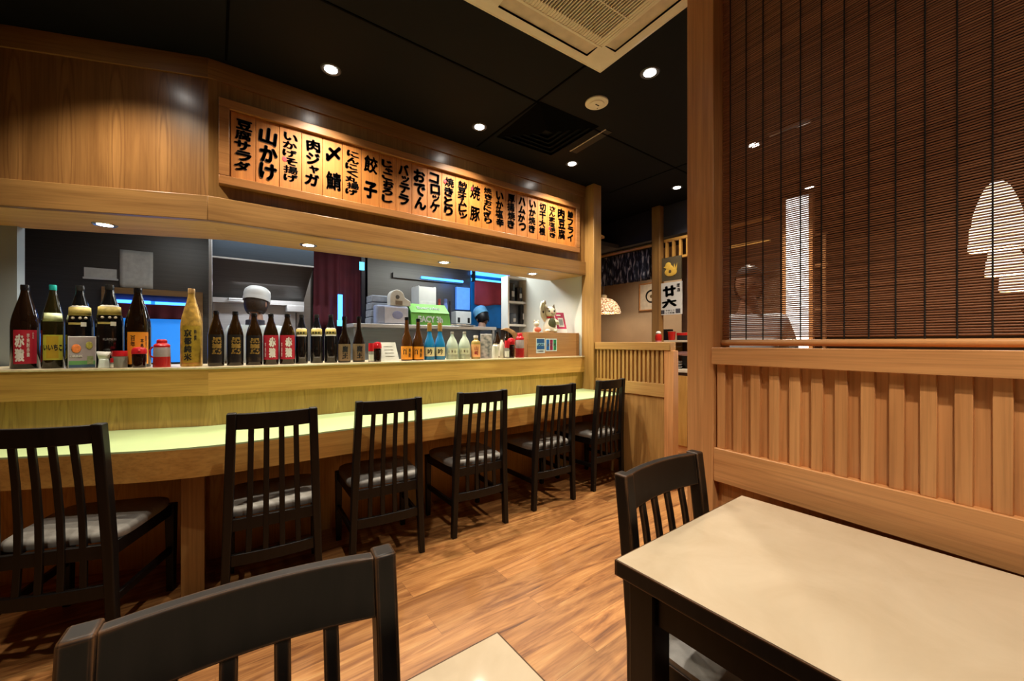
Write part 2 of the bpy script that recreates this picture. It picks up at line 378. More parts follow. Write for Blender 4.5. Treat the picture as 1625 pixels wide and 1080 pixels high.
# ------------------------------------------------------------------ soffit over the bar
SB, LT, TT = 1.914, 2.05, 2.71
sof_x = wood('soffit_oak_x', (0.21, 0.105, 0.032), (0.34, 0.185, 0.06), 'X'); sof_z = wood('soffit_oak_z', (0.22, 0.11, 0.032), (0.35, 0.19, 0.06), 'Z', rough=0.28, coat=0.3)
sof_u = wood('soffit_underside', (0.52, 0.30, 0.10), (0.68, 0.43, 0.16), 'X', rough=0.6, coat=0.0)  # lighter than the soffit faces: bounce light from the ledge put into the colour
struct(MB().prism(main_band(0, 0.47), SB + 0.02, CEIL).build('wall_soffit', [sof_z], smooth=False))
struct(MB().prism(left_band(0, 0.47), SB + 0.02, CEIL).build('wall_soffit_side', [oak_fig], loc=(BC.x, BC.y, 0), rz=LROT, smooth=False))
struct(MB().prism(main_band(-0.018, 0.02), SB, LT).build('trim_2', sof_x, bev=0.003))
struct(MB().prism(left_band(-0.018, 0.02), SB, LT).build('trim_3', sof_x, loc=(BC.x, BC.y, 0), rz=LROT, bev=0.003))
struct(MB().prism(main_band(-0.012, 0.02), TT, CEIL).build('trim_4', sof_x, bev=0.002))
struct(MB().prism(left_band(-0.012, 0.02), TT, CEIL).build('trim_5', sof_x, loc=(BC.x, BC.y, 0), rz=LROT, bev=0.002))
struct(MB().prism(main_band(0.02, 0.46), SB, SB + 0.02).build('trim_6', sof_u, smooth=False))
struct(MB().prism(left_band(0.02, 0.46), SB, SB + 0.02).build('trim_7', sof_u, loc=(BC.x, BC.y, 0), rz=LROT, smooth=False))

# ------------------------------------------------------------------ the bar itself
lam = plain('counter_laminate', (0.49, 0.64, 0.33), 0.35, var=0.03, scale=6)
cb = thing('bar_counter', 'long oak dining counter with pale yellow green top running below the bottle ledge', 'counter', (0, 0, 0))
def counter_outline(z_in):
    f0 = Vector((XR, 2.315)); pts = [tuple(f0)]
    k = Vector((-0.085, 2.272)); ld = Vector((-0.905, 0.425)).normalized()
    a = k + Vector((1, 0.014)).normalized()*0.26; b = k + ld*0.26
    for i in range(11):
        t = i/10; p = a*(1-t)**2 + k*2*t*(1-t) + b*t*t; pts.append(tuple(p))
    e = k + ld*2.3; pts.append(tuple(e)); w2 = BC + LD*2.35 + LN*z_in
    pts += [tuple(w2), tuple(mitre(z_in)), (XR, BC.y + z_in - 0.004)]
    return pts
MB().prism(counter_outline(0.03), 0.752, 0.76).build('counter_top', lam, cb, smooth=False)
def shrink(pts, d): return [(x, y + d) for x, y in pts]
MB().prism(counter_outline(0.03), 0.622, 0.752).build('apron', oak_x, cb, smooth=False)
MB().prism(main_band(0.032, 0.07), 0, 0.935).build('base_panel', wood('oak_veneer_base', (0.42, 0.23, 0.055), (0.60, 0.36, 0.10), 'Z', figure=0.22, contrast=1.7, fz=(0.62, 0.32)), cb, smooth=False)
MB().prism(left_band(0.032, 0.07), 0, 0.935).build('base_panel', MATS['oak_veneer_base'], cb, loc=(BC.x, BC.y, 0), rz=LROT, smooth=False)
MB().box(-0.13, 2.44, 0, -0.04, 2.83, 0.622).build('support_panel', sof_z, cb, bev=0.002)
lg = thing('bar_ledge', 'raised oak ledge in front of the kitchen carrying the row of bottles', 'ledge', (0, 0, 0))
MB().prism(main_band(0, 0.028), 0.935, 1.083).build('front_board', oak_x, lg, smooth=False)
MB().prism(left_band(0, 0.028), 0.935, 1.083).build('front_board', oak_x, lg, loc=(BC.x, BC.y, 0), rz=LROT, smooth=False)
MB().prism([(XR, 2.796), (2.99, 2.845), (2.955, 3.2)] + band(-0.004, 0.40)[2:], 1.083, 1.095).build('ledge_top', wood('pale_oak_x', (0.68, 0.56, 0.36), (0.78, 0.68, 0.48), 'X', rough=0.3), lg, bev=0.002)
MB().prism([(2.985, 2.87), (2.955, 3.2)] + band(0.07, 0.40)[2:], 1.04, 1.083).build('under_board', oak_x, lg, smooth=False)

# menu board with its 23 hand lettered planks
ink = plain('brush_ink', (0.006, 0.006, 0.007), 0.6, var=0.3); redink = plain('red_seal_ink', (0.42, 0.02, 0.03), 0.6)
mbd = thing('menu_board', 'long framed wooden menu board of hand brushed planks mounted on the soffit', 'menu board', (0, 2.799, 0))
X0, X1, Z0, Z1 = 0.016, 2.905, 2.122, 2.606
fr = MB().box(X0, -0.045, Z1 - 0.05, X1, 0, Z1).box(X0, -0.045, Z0, X1, 0, Z0 + 0.05).box(X0, -0.045, Z0 + 0.05, X0 + 0.05, 0, Z1 - 0.05).box(X1 - 0.05, -0.045, Z0 + 0.05, X1, 0, Z1 - 0.05)
fr.box(X0 + 0.05, -0.012, Z0 + 0.05, X1 - 0.05, 0, Z1 - 0.05).build('frame', board_x, mbd, bev=0.003)
MENU = ['豆腐サラダ', '山かけ', 'いかげそ揚げ', '肉ジャガ', '〆 鯖', 'にんにく丸揚げ', '餃 子', 'じゃこおろし', 'バッテラ', 'おでん', 'コロッケ', '焼きとり', '納豆オムレツ', '焼 豚', '焼きおにぎり', 'いか塩辛', '厚揚焼き', 'ハムかつ', 'いか焼き', '切干大根', 'さんま塩焼き', '肉豆腐', '鯵フライ']
DOTS = {2: 0.46, 11: 0.88, 13: 0.88, 20: 0.3}
px0, pw = X0 + 0.055, (X1 - X0 - 0.11)/23
SMALL = 'ャュョッゃゅょっ'
for i, t in enumerate(MENU):
    cx = px0 + pw*(i + 0.5); dz = random.uniform(-0.004, 0.004)
    pl = MB().box(cx - pw/2 + 0.0012, -0.026 + random.uniform(0, 0.003), Z0 + 0.052, cx + pw/2 - 0.0012, -0.012, Z1 - 0.052).build('menu_plank', board_z, mbd, bev=0.0015)
    n = len(t); top, bot = Z1 - 0.085, Z0 + 0.10
    if i == 1: bot = Z0 + 0.08
    sizes = [0.62 if c in SMALL else (0.45 if c == ' ' else 1.0) for c in t]; tot = sum(sizes); z = top; unit = (top - bot)/tot
    m = MB()
    for c, sz in zip(t, sizes):
        hcell = unit*sz
        if c != ' ':
            wd = min(0.094, max(0.08, hcell*1.0))*(0.75 if c in SMALL else 1)
            m.text(c, (cx + random.uniform(-0.006, 0.006) + (0.012 if c in SMALL else 0), -0.0268, z - hcell/2 + dz), (1, 0, 0), (0, 0, 1), wd, hcell*0.97, bold=0.055 if c not in '餃鯖揚納鯵厚塩焼豚腐' else 0.034, rot=random.uniform(-0.10, 0.05))
            if ' ' in t: m.build('lettering', ink, pl, smooth=False); m = MB()
        z -= hcell
    if m.v: m.build('lettering', ink, pl, smooth=False)
    if i in DOTS: MB().ell((cx - 0.034, -0.0269, Z0 + 0.09 + (Z1 - Z0 - 0.18)*DOTS[i]), (0.013, 0.0006, 0.016), 14, 6).build('red_dot', redink, pl)

# ------------------------------------------------------------------ bar end: post, slatted end screen
es = thing('slatted_end_screen', 'low oak slatted screen closing the right end of the bar counter', 'screen', (0, 0, 0))
EX = 3.05
MB().box(EX - 0.03, 2.68, 0, XR + 0.115, 2.84, CEIL - 0.002).build('tall_post', oak_p, es, bev=0.004)
MB().box(EX - 0.015, 1.86, 1.165, EX + 0.075, 2.68, 1.235).build('cap_rail', oak_py, es, bev=0.004)
MB().box(EX, 1.92, 0.765, EX + 0.045, 2.68, 0.88).build('lower_rail', oak_py, es, bev=0.002)
MB().box(EX + 0.012, 1.92, 0, EX + 0.04, 2.68, 0.765).build('kick_panel', oak_p, es, smooth=False)
MB().box(EX + 0.02, 1.92, 0.88, EX + 0.03, 2.68, 1.165).build('backing_board', oak_p, es, smooth=False)
MB().box(EX - 0.005, 1.835, 0, EX + 0.07, 1.92, 1.165).build('end_post', red_z, es, bev=0.003)
for i in range(17): y = 1.945 + i*0.0445; MB().box(EX, y - 0.011, 0.88, EX + 0.02, y + 0.011, 1.165).build('slat', oak_p, es, smooth=False)

# ------------------------------------------------------------------ right partition with the bamboo blind (own frame: x along it towards us, y away)
PA = Vector((1.53, 0.754, 0)); PR = math.radians(-95.1)
PT_W = 1.55
pt = thing('wooden_partition', 'reddish oak partition with square post, vertical battens and rails behind the right table', 'partition', PA, PR)
MB().box(-0.112, -0.004, 0, 0, 0.108, CEIL - 0.002).build('post', red_z, pt, bev=0.003)
MB().box(0, -0.016, 1.150, PT_W, 0.085, 1.214).build('upper_rail', red_x, pt, bev=0.002)
MB().box(0, -0.004, 0.705, PT_W, 0.04, 0.832).build('lower_rail', red_x, pt, bev=0.003)
MB().box(0, 0.022, 0.832, PT_W, 0.04, 1.150).build('backing_board', red_z, pt, smooth=False)
MB().box(0, 0.028, 0, PT_W, 0.06, 0.705).build('base_panel', red_z, pt, smooth=False)
for i in range(25):
    x = 0.024 + i*0.0615; MB().box(x - 0.0155, 0.006, 0.832, x + 0.0155, 0.022, 1.150).build('batten', red_z, pt, bev=0.001, bseg=1)
MB().box(0, 0.0, 2.60, PT_W, 0.09, CEIL - 0.002).build('header', red_x, pt, bev=0.002)
MB().box(PT_W, -0.004, 0, PT_W + 0.11, 0.108, CEIL - 0.002).build('post', red_z, pt, bev=0.003)
bl = thing('bamboo_blind', 'dark brown bamboo slat blind hanging down in the partition opening', 'blind', PA, PR)
BY, bz0, bz1, BW = 0.052, 1.238, 2.598, 1.535
m = MB(); nsl = 196; pit = (bz1 - bz0 - 0.012)/nsl
for i in range(nsl):
    z = bz0 + 0.012 + pit*(i + 0.5); th = pit*random.uniform(0.30, 0.37); dz = random.uniform(-0.0004, 0.0004)
    a = random.uniform(-0.0006, 0.0006); b = random.uniform(-0.0006, 0.0006)
    pr = [(-0.0022, 0), (-0.0012, 0.75), (0.0006, 1), (0.0012, 0.3), (0.0012, -0.3), (0.0006, -1), (-0.0012, -0.75)]
    m.extrude(pr, lambda p, t: (0.006 + (BW - 0.006)*t, BY + p[0], z + p[1]*th + (b if t else a)), 0, 1)
m.build('bamboo_slats', slat_mat(), bl, ang=75)
MB().tube([(0.004, BY, 1.232), (BW, BY, 1.232)], 0.0115, 14).build('bottom_roll', red_x, bl)
cordm = plain('black_cord', (0.006, 0.004, 0.004), 0.8)
for i in range(26):
    x = 0.036 + i*0.0585
    if x < BW - 0.01: MB().tube([(x, BY - 0.004, 1.243), (x, BY - 0.0045, 1.9), (x, BY - 0.004, 2.598)], 0.0019, 6).build('cord', cordm, bl)
# ------------------------------------------------------------------ chairs and tables
vinyl = plain('seat_vinyl', (0.27, 0.26, 0.24), 0.5, var=0.1, bump=0.15, scale=60)
def make_chair(name, label, cat, H, wb, wt, rail, lean, mt, group=None, seat_z=0.47):
    t = thing(name, label, cat, (0, 0, 0), 0, group)
    yb, D = -0.20, 0.43
    def back(z):      # y of the back plane at height z: straight to the seat, then leaning
        return yb if z < 0.42 else yb - lean*((z - 0.42)/(H - 0.42))**1.2
    def hw(z): return wb/2 + (wt/2 - wb/2)*z/H
    for s in (-1, 1):
        m = MB(); zs = [0, 0.2, 0.42, 0.6, 0.75, H]; hx, hy = 0.0185, 0.021
        for a, b in zip(zs, zs[1:]):
            pts = []
            for z in (a, b):
                x = s*(hw(z) - 0.019); y = back(z); k = 1.0 if z > 0.3 else 0.9
                pts.append([(x - hx*k, y - hy*k, z), (x + hx*k, y - hy*k, z), (x + hx*k, y + hy*k, z), (x - hx*k, y + hy*k, z)])
            o = len(m.v); m.v += [tuple(p) for p in (pts[0] if a == 0 else [])] + [tuple(p) for p in pts[1]]
            if a == 0: base = 0; m.f.append((3, 2, 1, 0)); m.m.append(0)
            j = len(m.v) - 8
            for q in ((0, 1, 5, 4), (1, 2, 6, 5), (2, 3, 7, 6), (3, 0, 4, 7)): m.f.append(tuple(j + i for i in q)); m.m.append(0)
        j = len(m.v) - 4; m.f.append((j, j+1, j+2, j+3)); m.m.append(0)
        m.build('rear_leg', mt, t, bev=0.005)
        m = MB(); x = s*(wb/2 - 0.012); m.hexa([(x - 0.015, yb + D - 0.035, 0), (x + 0.015, yb + D - 0.035, 0), (x + 0.015, yb + D - 0.005, 0), (x - 0.015, yb + D - 0.005, 0)],
            [(x - 0.02, yb + D - 0.04, 0.43), (x + 0.02, yb + D - 0.04, 0.43), (x + 0.02, yb + D, 0.43), (x - 0.02, yb + D, 0.43)])
        m.build('front_leg', mt, t, bev=0.003)
        MB().bar((s*(hw(0.2) - 0.018), yb + 0.02, 0.205), (s*(wb/2 - 0.012), yb + D - 0.03, 0.205), 0.018, 0.032).build('side_stretcher', mt, t, bev=0.002)
        MB().bar((s*(hw(0.4) - 0.018), yb + 0.018, 0.405), (s*(wb/2 - 0.012), yb + D - 0.03, 0.405), 0.02, 0.055).build('side_apron', mt, t, bev=0.002)
    MB().box(-wb/2 + 0.03, yb + D - 0.034, 0.378, wb/2 - 0.03, yb + D - 0.012, 0.432).build('front_apron', mt, t, bev=0.002)
    MB().box(-wb/2 + 0.035, yb - 0.008, 0.378, wb/2 - 0.035, yb + 0.012, 0.432).build('rear_apron', mt, t, bev=0.002)
    def curved(z0, z1, th, bow, nm):
        m = MB(); n = 10; vs = []
        for i in range(n + 1):
            u = -1 + 2*i/n
            for z in (z0, z1):
                x = u*(hw(z) - 0.035); y = back(z) - bow*(1 - u*u)
                vs += [(x, y - th/2, z), (x, y + th/2, z)]
        fs = [(0, 1, 3, 2), (4*n, 4*n + 2, 4*n + 3, 4*n + 1)]
        for i in range(n):
            a, b = 4*i, 4*i + 4
            fs += [(a, a+2, b+2, b), (a+1, b+1, b+3, a+3), (a+2, a+3, b+3, b+2), (a, b, b+1, a+1)]
        m.add(vs, fs).build(nm, mt, t, bev=0.003)
    curved(H - rail - 0.004, H - 0.004, 0.024, 0.022, 'top_rail')
    curved(0.222, 0.275, 0.02, 0.012, 'bottom_rail')
    for i in range(4):
        u = -0.6 + 0.4*i; m = MB(); zs = [0.272, 0.4, 0.55, 0.7, H - rail]
        for k, (a, b) in enumerate(zip(zs, zs[1:])):
            def q(z):
                x = u*(hw(z) - 0.035); bw = 0.012 + 0.01*(z - 0.27)/(H - 0.27); y = back(z) - bw*(1 - u*u) - 0.012*math.sin(PI*min(1, max(0, (z - 0.272)/(H - rail - 0.272))))*-1
                return [(x - 0.0115, y - 0.0065, z), (x + 0.0115, y - 0.0065, z), (x + 0.0115, y + 0.0065, z), (x - 0.0115, y + 0.0065, z)]
            if k == 0: m.v += q(a)
            m.v += q(b); j = len(m.v) - 8
            for f in ((0, 1, 5, 4), (1, 2, 6, 5), (2, 3, 7, 6), (3, 0, 4, 7)): m.f.append(tuple(j + i2 for i2 in f)); m.m.append(0)
        m.build('slat', mt, t, bev=0.002, bseg=1)
    # upholstered seat: rounded slab, wider at the front
    m = MB(); n = 12; rows = [(0.432, 0.985), (0.45, 1.0), (seat_z - 0.008, 0.985), (seat_z, 0.93), (seat_z + 0.004, 0.6)]
    cxy = []
    for k in range(4*n):
        a = 2*PI*(k + 0.5)/(4*n); ca, sa = math.cos(a), math.sin(a); e = 0.32
        X = math.copysign(abs(ca)**e, ca); Y = math.copysign(abs(sa)**e, sa); cxy.append((X, Y))
    vs = []
    for z, sc in rows:
        for X, Y in cxy:
            hwid = (wb/2 - 0.012) + 0.012*(Y + 1)/2; vs.append((X*hwid*sc, 0.026 + Y*0.205*sc, z))
    K = 4*n; fs = [tuple(range(K-1, -1, -1)), tuple((len(rows)-1)*K + k for k in range(K))]
    for r in range(len(rows) - 1):
        for k in range(K): fs.append((r*K + k, r*K + (k+1) % K, (r+1)*K + (k+1) % K, (r+1)*K + k))
    m.add(vs, fs).build('seat', vinyl, t, ang=50)
    return t
R = math.radians
GB = 'dark slat back chairs along the bar counter'
bar = make_chair('bar_chair', 'dark slat back bar chair cut by the left frame edge', 'chair', 0.918, 0.425, 0.362, 0.072, 0.032, esp, GB)
bar.location = (-0.435, 2.475, 0); bar.rotation_euler = (0, 0, R(-20))
for x, y, rz, lb in ((0.245, 2.375, -6, 'dark slat back bar chair below the three gold lettered brown bottles'),
                     (0.80, 2.41, -5, 'dark slat back bar chair third from the left, below the row of black tagged bottles'),
                     (1.41, 2.415, -3, 'dark slat back bar chair fourth from the left, standing below the two blue bottles'),
                     (2.075, 2.425, -3, 'dark slat back bar chair second from the slatted end screen'),
                     (2.70, 2.44, 2, 'dark slat back bar chair farthest from us, right beside the slatted end screen')):
    dup(bar, (x, y, 0), R(rz), lb)
GT = 'short slat back chairs at the two tables'
tc1 = make_chair('table_chair', 'short dark slat back chair tucked under the far end of the right hand table', 'chair', 0.866, 0.43, 0.415, 0.098, 0.045, esp_w, GT, 0.455)
tc1.location = (1.108, 0.46, 0); tc1.rotation_euler = (0, 0, PI)
dup(tc1, (0.028, 0.475, 0), PI - R(5.3), 'worn dark slat back chair in the foreground, its curved top rail filling the bottom left')

def lam_mat():
    m, nt, b = new_mat('table_laminate')
    tc = N(nt, 'ShaderNodeTexCoord'); n1 = N(nt, 'ShaderNodeTexNoise', i_Scale=5.0, i_Detail=6.0, i_Roughness=0.6, i_Distortion=0.6); L(nt, tc.outputs['Object'], n1.inputs['Vector'])
    r = ramp(nt, [(0.3, (0.52, 0.42, 0.29)), (0.7, (0.62, 0.52, 0.38))]); L(nt, n1.outputs['Fac'], r.inputs['Fac']); L(nt, r.outputs['Color'], b.inputs['Base Color'])
    b.inputs['Roughness'].default_value = 0.06; b.inputs['Specular IOR Level'].default_value = 0.3
    n2 = N(nt, 'ShaderNodeTexNoise', i_Scale=120.0, i_Detail=2.0); L(nt, tc.outputs['Object'], n2.inputs['Vector'])
    bp = N(nt, 'ShaderNodeBump', i_Strength=0.012, i_Distance=0.001); L(nt, n2.outputs['Fac'], bp.inputs['Height']); L(nt, bp.outputs['Normal'], b.inputs['Normal'])
    return m
tlam = lam_mat()
def table(x0, x1, y0, y1, label):
    cx, cy = (x0 + x1)/2, (y0 + y1)/2; a, b = (x1 - x0)/2, (y1 - y0)/2
    t = thing('dining_table', label, 'table', (cx, cy, 0), 0, 'beige topped dining tables')
    MB().box(-a + 0.0036, -b + 0.0036, 0.69, a - 0.0036, b - 0.0036, 0.7206).build('table_top', tlam, t, smooth=False)
    e = 0.0035
    MB().prism([(-a, -b), (a, -b), (a, -b + e), (-a, -b + e)], 0.684, 0.72).prism([(-a, b - e), (a, b - e), (a, b), (-a, b)], 0.684, 0.72).prism([(-a, -b + e), (-a + e, -b + e), (-a + e, b - e), (-a, b - e)], 0.684, 0.72).prism([(a - e, -b + e), (a, -b + e), (a, b - e), (a - e, b - e)], 0.684, 0.72).build('edge_band', esp_w, t, bev=0.001)
    for sx in (-1, 1):
        for sy in (-1, 1): MB().box(sx*(a - 0.022), sy*(b - 0.025), 0, sx*(a - 0.087), sy*(b - 0.09), 0.69).build('leg', esp, t, bev=0.004)
        MB().box(sx*(a - 0.035), -b + 0.09, 0.60, sx*(a - 0.06), b - 0.09, 0.69).build('apron', esp, t, smooth=False)
        MB().box(-a + 0.087, sx*(b - 0.035), 0.60, a - 0.087, sx*(b - 0.06), 0.69).build('apron', esp, t, smooth=False)
    return t
table(0.757, 1.416, -0.36, 0.607, 'beige topped dining table standing against the battened partition')
table(-0.42, 0.402, -0.62, 0.580, 'beige topped dining table showing only a corner at the bottom edge')

# ------------------------------------------------------------------ ceiling fittings
bulb = plain('lamp_lens', (1, 1, 1), 0.4, emit=(1.0, 0.95, 0.88), estr=30); ringm = plain('lamp_ring', (0.05, 0.05, 0.05), 0.4); chrome = plain('chrome_ring', (0.5, 0.48, 0.45), 0.25, metal=0.9)
def ceiling_spot(x, y, label, e=98, size=120, r=0.034, z=CEIL, ring=None, group='ceiling spotlights', color=WARM, visible=True, aim=(0, 0, -1), blend=0.75):
    t = thing('ceiling_spotlight', label, 'spotlight', (x, y, z), 0, group)
    MB().lathe([(r, -0.002), (r + 0.016, -0.006), (r + 0.022, -0.001), (r + 0.022, 0.0), (r, 0.0)], 24, cap=False).build('trim_ring', ring or ringm, t)
    MB().lathe([(r + 0.001, -0.0035), (r*0.7, -0.006), (0.0001, -0.007)], 20, cap=False).build('lens', bulb, t)
    add_spot((0, 0, -0.02), e, size, blend, color, 0.03, aim, parent=t)
ROW = 'spotlight over the bar chairs, '
ceiling_spot(-0.48, 2.50, ROW + 'at the top left corner of the photo')
ceiling_spot(0.54, 2.48, ROW + 'above the left half of the menu board')
ceiling_spot(1.56, 2.486, ROW + 'above the middle of the menu board')
ceiling_spot(2.54, 2.505, ROW + 'just right of the black square vent')
ceiling_spot(3.79, 2.245, 'small spotlight farthest away, near the noren bulkhead', 48)
ceiling_spot(2.05, 1.385, 'bright spotlight between the air conditioner and the partition post', 88, 96, blend=0.8, color=(1.0, 0.9, 0.76))
ceiling_spot(0.45, 1.385, 'spotlight above the middle of the aisle, out of frame', 76, 96, blend=0.8, color=(1.0, 0.9, 0.76))
for x, y, lb, e_, sz_, am in ((0.65, -0.126, 'spotlight above the right hand table, out of frame', 135, 82, (0, 0, -1)), (0.35, -0.75, 'added fill spotlight behind the camera position', 42, 100, (0.7, 0.5, -1.6)), (-0.65, 1.385, 'spotlight above the left of the room, out of frame', 62, 96, (0, 0, -1)), (-0.9, -0.6, 'added fill spotlight above the left table, out of frame', 30, 100, (0, 0, -1))):  # the rear and left table spots are added fill light
    ceiling_spot(x, y, lb, e_, sz_, aim=am, blend=0.55 if x == 0.65 else 0.9)
SOF = 'downlight set in the wooden soffit, '
for p, lb in (((-0.51, 3.25), 'above the boxes and left bottles'), ((0.523, 3.08), 'left of the maroon kitchen curtain'), ((1.56, 3.05), 'above the green box'), ((2.52, 3.03), 'above the beckoning cat')):
    ceiling_spot(p[0], p[1], SOF + lb, 26, 150, 0.034, SB, chrome, 'soffit downlights', (1.0, 0.86, 0.66))

# cassette air conditioner
ac = thing('ceiling_air_conditioner', 'cream square cassette air conditioner set in the black ceiling', 'air conditioner', (1.315, 1.11, CEIL), R(-3.0))
A = 0.455
fp = MB()
def ringpts(a0, z0, a1, z1):
    fp.add([(-a0, -a0, z0), (a0, -a0, z0), (a0, a0, z0), (-a0, a0, z0), (-a1, -a1, z1), (a1, -a1, z1), (a1, a1, z1), (-a1, a1, z1)], [(0, 1, 5, 4), (1, 2, 6, 5), (2, 3, 7, 6), (3, 0, 4, 7)])
ringpts(A, 0, A, -0.022); ringpts(A, -0.022, A - 0.02, -0.03); ringpts(A - 0.02, -0.03, 0.40, -0.032); ringpts(0.30, -0.032, 0.30, 0.0)
for k in range(4):     # band with a slot on every side
    rot = Matrix.Rotation(k*PI/2, 4, 'Z')
    for q in ([(-0.40, 0.30), (0.40, 0.30), (0.40, 0.312), (-0.40, 0.312)], [(-0.40, 0.39), (0.40, 0.39), (0.40, 0.40), (-0.40, 0.40)], [(0.285, 0.312), (0.40, 0.312), (0.40, 0.39), (0.285, 0.39)], [(-0.40, 0.312), (-0.285, 0.312), (-0.285, 0.39), (-0.40, 0.39)]):
        if q[0][0] == -0.40 and q[1][0] == 0.40 or True:
            fp.add([tuple(rot @ Vector((x, y, -0.032 + 0.0001*k))) for x, y in q], [(3, 2, 1, 0)])
fp.build('fascia', cream, ac, smooth=False)
for k in range(4):
    rot = Matrix.Rotation(k*PI/2, 4, 'Z'); m = MB()
    m.add([tuple(rot @ Vector(p)) for p in [(-0.282, 0.314, -0.029), (0.282, 0.314, -0.029), (0.282, 0.388, -0.022), (-0.282, 0.388, -0.022), (-0.282, 0.314, -0.025), (0.282, 0.314, -0.025), (0.282, 0.388, -0.018), (-0.282, 0.388, -0.018)]], [(3,2,1,0),(4,5,6,7),(0,1,5,4),(1,2,6,5),(2,3,7,6),(3,0,4,7)])
    m.build('louvre_flap', plain('flap_plastic', (0.66, 0.58, 0.46), 0.45), ac, smooth=False)
g = MB()
for i in range(38): x = -0.29 + 0.58*i/37; g.box(x - 0.003, -0.30, -0.034, x + 0.003, 0.30, -0.026)
for i in range(4): y = -0.3 + 0.2*i; g.box(-0.30, y - 0.003, -0.0345, 0.30, y + 0.003, -0.0285)
for q in ((-0.30, -0.30, -0.255, 0.30), (0.255, -0.30, 0.30, 0.30), (-0.255, -0.30, 0.255, -0.255), (-0.255, 0.255, 0.255, 0.30)): g.box(q[0], q[1], -0.031, q[2], q[3], -0.027)
g.build('grille', cream, ac, smooth=False)
MB().box(-0.30, -0.30, -0.012, 0.30, 0.30, -0.006).build('filter', plain('ac_filter', (0.05, 0.045, 0.04), 0.8), ac, smooth=False)
# black vent
bv = thing('ceiling_vent', 'black square ceiling vent of nested louvres beside the round smoke detector', 'vent', (2.0, 2.24, CEIL), R(-3))
for k in range(5):
    a = 0.275 - 0.05*k; m = MB()
    for q in range(4):
        rot = Matrix.Rotation(q*PI/2, 4, 'Z'); m.add([tuple(rot @ Vector(p)) for p in [(-a, a, -0.002), (a, a, -0.002), (a - 0.032, a - 0.032, -0.02), (-a + 0.032, a - 0.032, -0.02)]], [(0, 1, 2, 3), (3, 2, 1, 0)])
    m.build('louvre', plain('vent_black', (0.0012, 0.0012, 0.0013), 0.8, spec=0.1), bv, smooth=False)
sd = thing('smoke_detector', 'round cream smoke detector on the black ceiling', 'smoke detector', (2.02, 1.766, CEIL))
MB().lathe([(0.075, 0), (0.075, -0.008), (0.068, -0.013), (0.05, -0.014), (0.048, -0.02), (0.03, -0.024), (0.0001, -0.024)], 32, cap=False).build('housing', cream, sd)
MB().box(-0.02, -0.012, -0.0255, 0.012, -0.004, -0.0235).box(0.02, 0.012, -0.0255, 0.027, 0.018, -0.022).build('sensor_slot', black, sd, smooth=False)
sl = thing('slot_diffuser', 'thin bright edged slot diffuser in the ceiling next to the square vent', 'diffuser', (2.345, 2.15, CEIL), R(-4))
MB().box(-0.004, -0.2, -0.004, 0.004, 0.2, 0).build('metal_edge', plain('brushed_edge', (0.7, 0.68, 0.62), 0.3, metal=0.6), sl, smooth=False)
MB().box(0.01, -0.2, -0.003, 0.07, 0.2, 0).build('slot', black, sl, smooth=False)
# ------------------------------------------------------------------ kitchen shell
KY = 4.7
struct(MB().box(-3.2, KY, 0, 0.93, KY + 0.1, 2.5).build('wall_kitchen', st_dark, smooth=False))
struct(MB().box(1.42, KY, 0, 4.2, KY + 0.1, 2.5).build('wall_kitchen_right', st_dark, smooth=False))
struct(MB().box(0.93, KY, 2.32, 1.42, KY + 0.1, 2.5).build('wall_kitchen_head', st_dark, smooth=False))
struct(MB().box(-3.2, 3.3, 2.45, 4.2, 6.1, 2.5).build('ceiling_kitchen', plain('kitchen_ceiling', (0.05, 0.05, 0.05), 0.7), smooth=False))
struct(MB().hexa([(3.022, 2.842, 0), (3.16, 2.842, 0), (3.10, 3.75, 0), (2.90, 3.75, 0)], [(3.022, 2.842, CEIL), (3.16, 2.842, CEIL), (3.10, 3.75, CEIL), (2.90, 3.75, CEIL)]).build('wall_kitchen_end', kwhite, smooth=False))
struct(MB().box(3.6, 3.75, 0, 3.66, KY, CEIL).build('wall_kitchen_side', kwhite, smooth=False))
g = on_left(27, 450, 0.42)
q = MB().box(-0.7, 0, 0, 0, 0.05, 2.4).build('wall_kitchen_left', greyblue, loc=(g.x, g.y, 0), rz=LROT, smooth=False); struct(q)

# ------------------------------------------------------------------ kitchen fittings (each at its own depth)
white = plain('white_plastic', (0.72, 0.72, 0.70), 0.4, var=0.03); paper = plain('white_paper', (0.70, 0.70, 0.66), 0.8, var=0.1, scale=25, bump=0.4)
maroon = plain('maroon_cloth', (0.085, 0.007, 0.014), 0.85, var=0.2, scale=6); redcloth = plain('red_cloth', (0.30, 0.025, 0.025), 0.85, var=0.15, scale=6)
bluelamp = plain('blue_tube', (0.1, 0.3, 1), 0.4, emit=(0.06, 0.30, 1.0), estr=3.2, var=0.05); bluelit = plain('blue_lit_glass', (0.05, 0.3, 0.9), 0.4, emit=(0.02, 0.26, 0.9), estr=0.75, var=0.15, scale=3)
cyanlamp = plain('cyan_lamp', (0.2, 0.8, 1), 0.4, emit=(0.10, 0.62, 1.0), estr=1.6, var=0.05)
def rect(px0, py0, px1, py1, Y):      # x range and z range of a picture rectangle at depth Y
    a, b = on_y(px0, (py0 + py1)/2, Y), on_y(px1, (py0 + py1)/2, Y); m_ = (px0 + px1)/2
    return a.x, b.x, on_y(m_, py1, Y).z, on_y(m_, py0, Y).z
x0, x1, z0, z1 = rect(133, 427, 185, 441, KY - 0.01)
sg = thing('kitchen_notice', 'narrow white notice strip stuck on the dark steel wall', 'notice', ((x0 + x1)/2, KY, (z0 + z1)/2))
MB().box(x0 - sg.location.x, -0.006, -0.045, x1 - sg.location.x, 0, 0.045).build('strip', paper, sg, smooth=False)
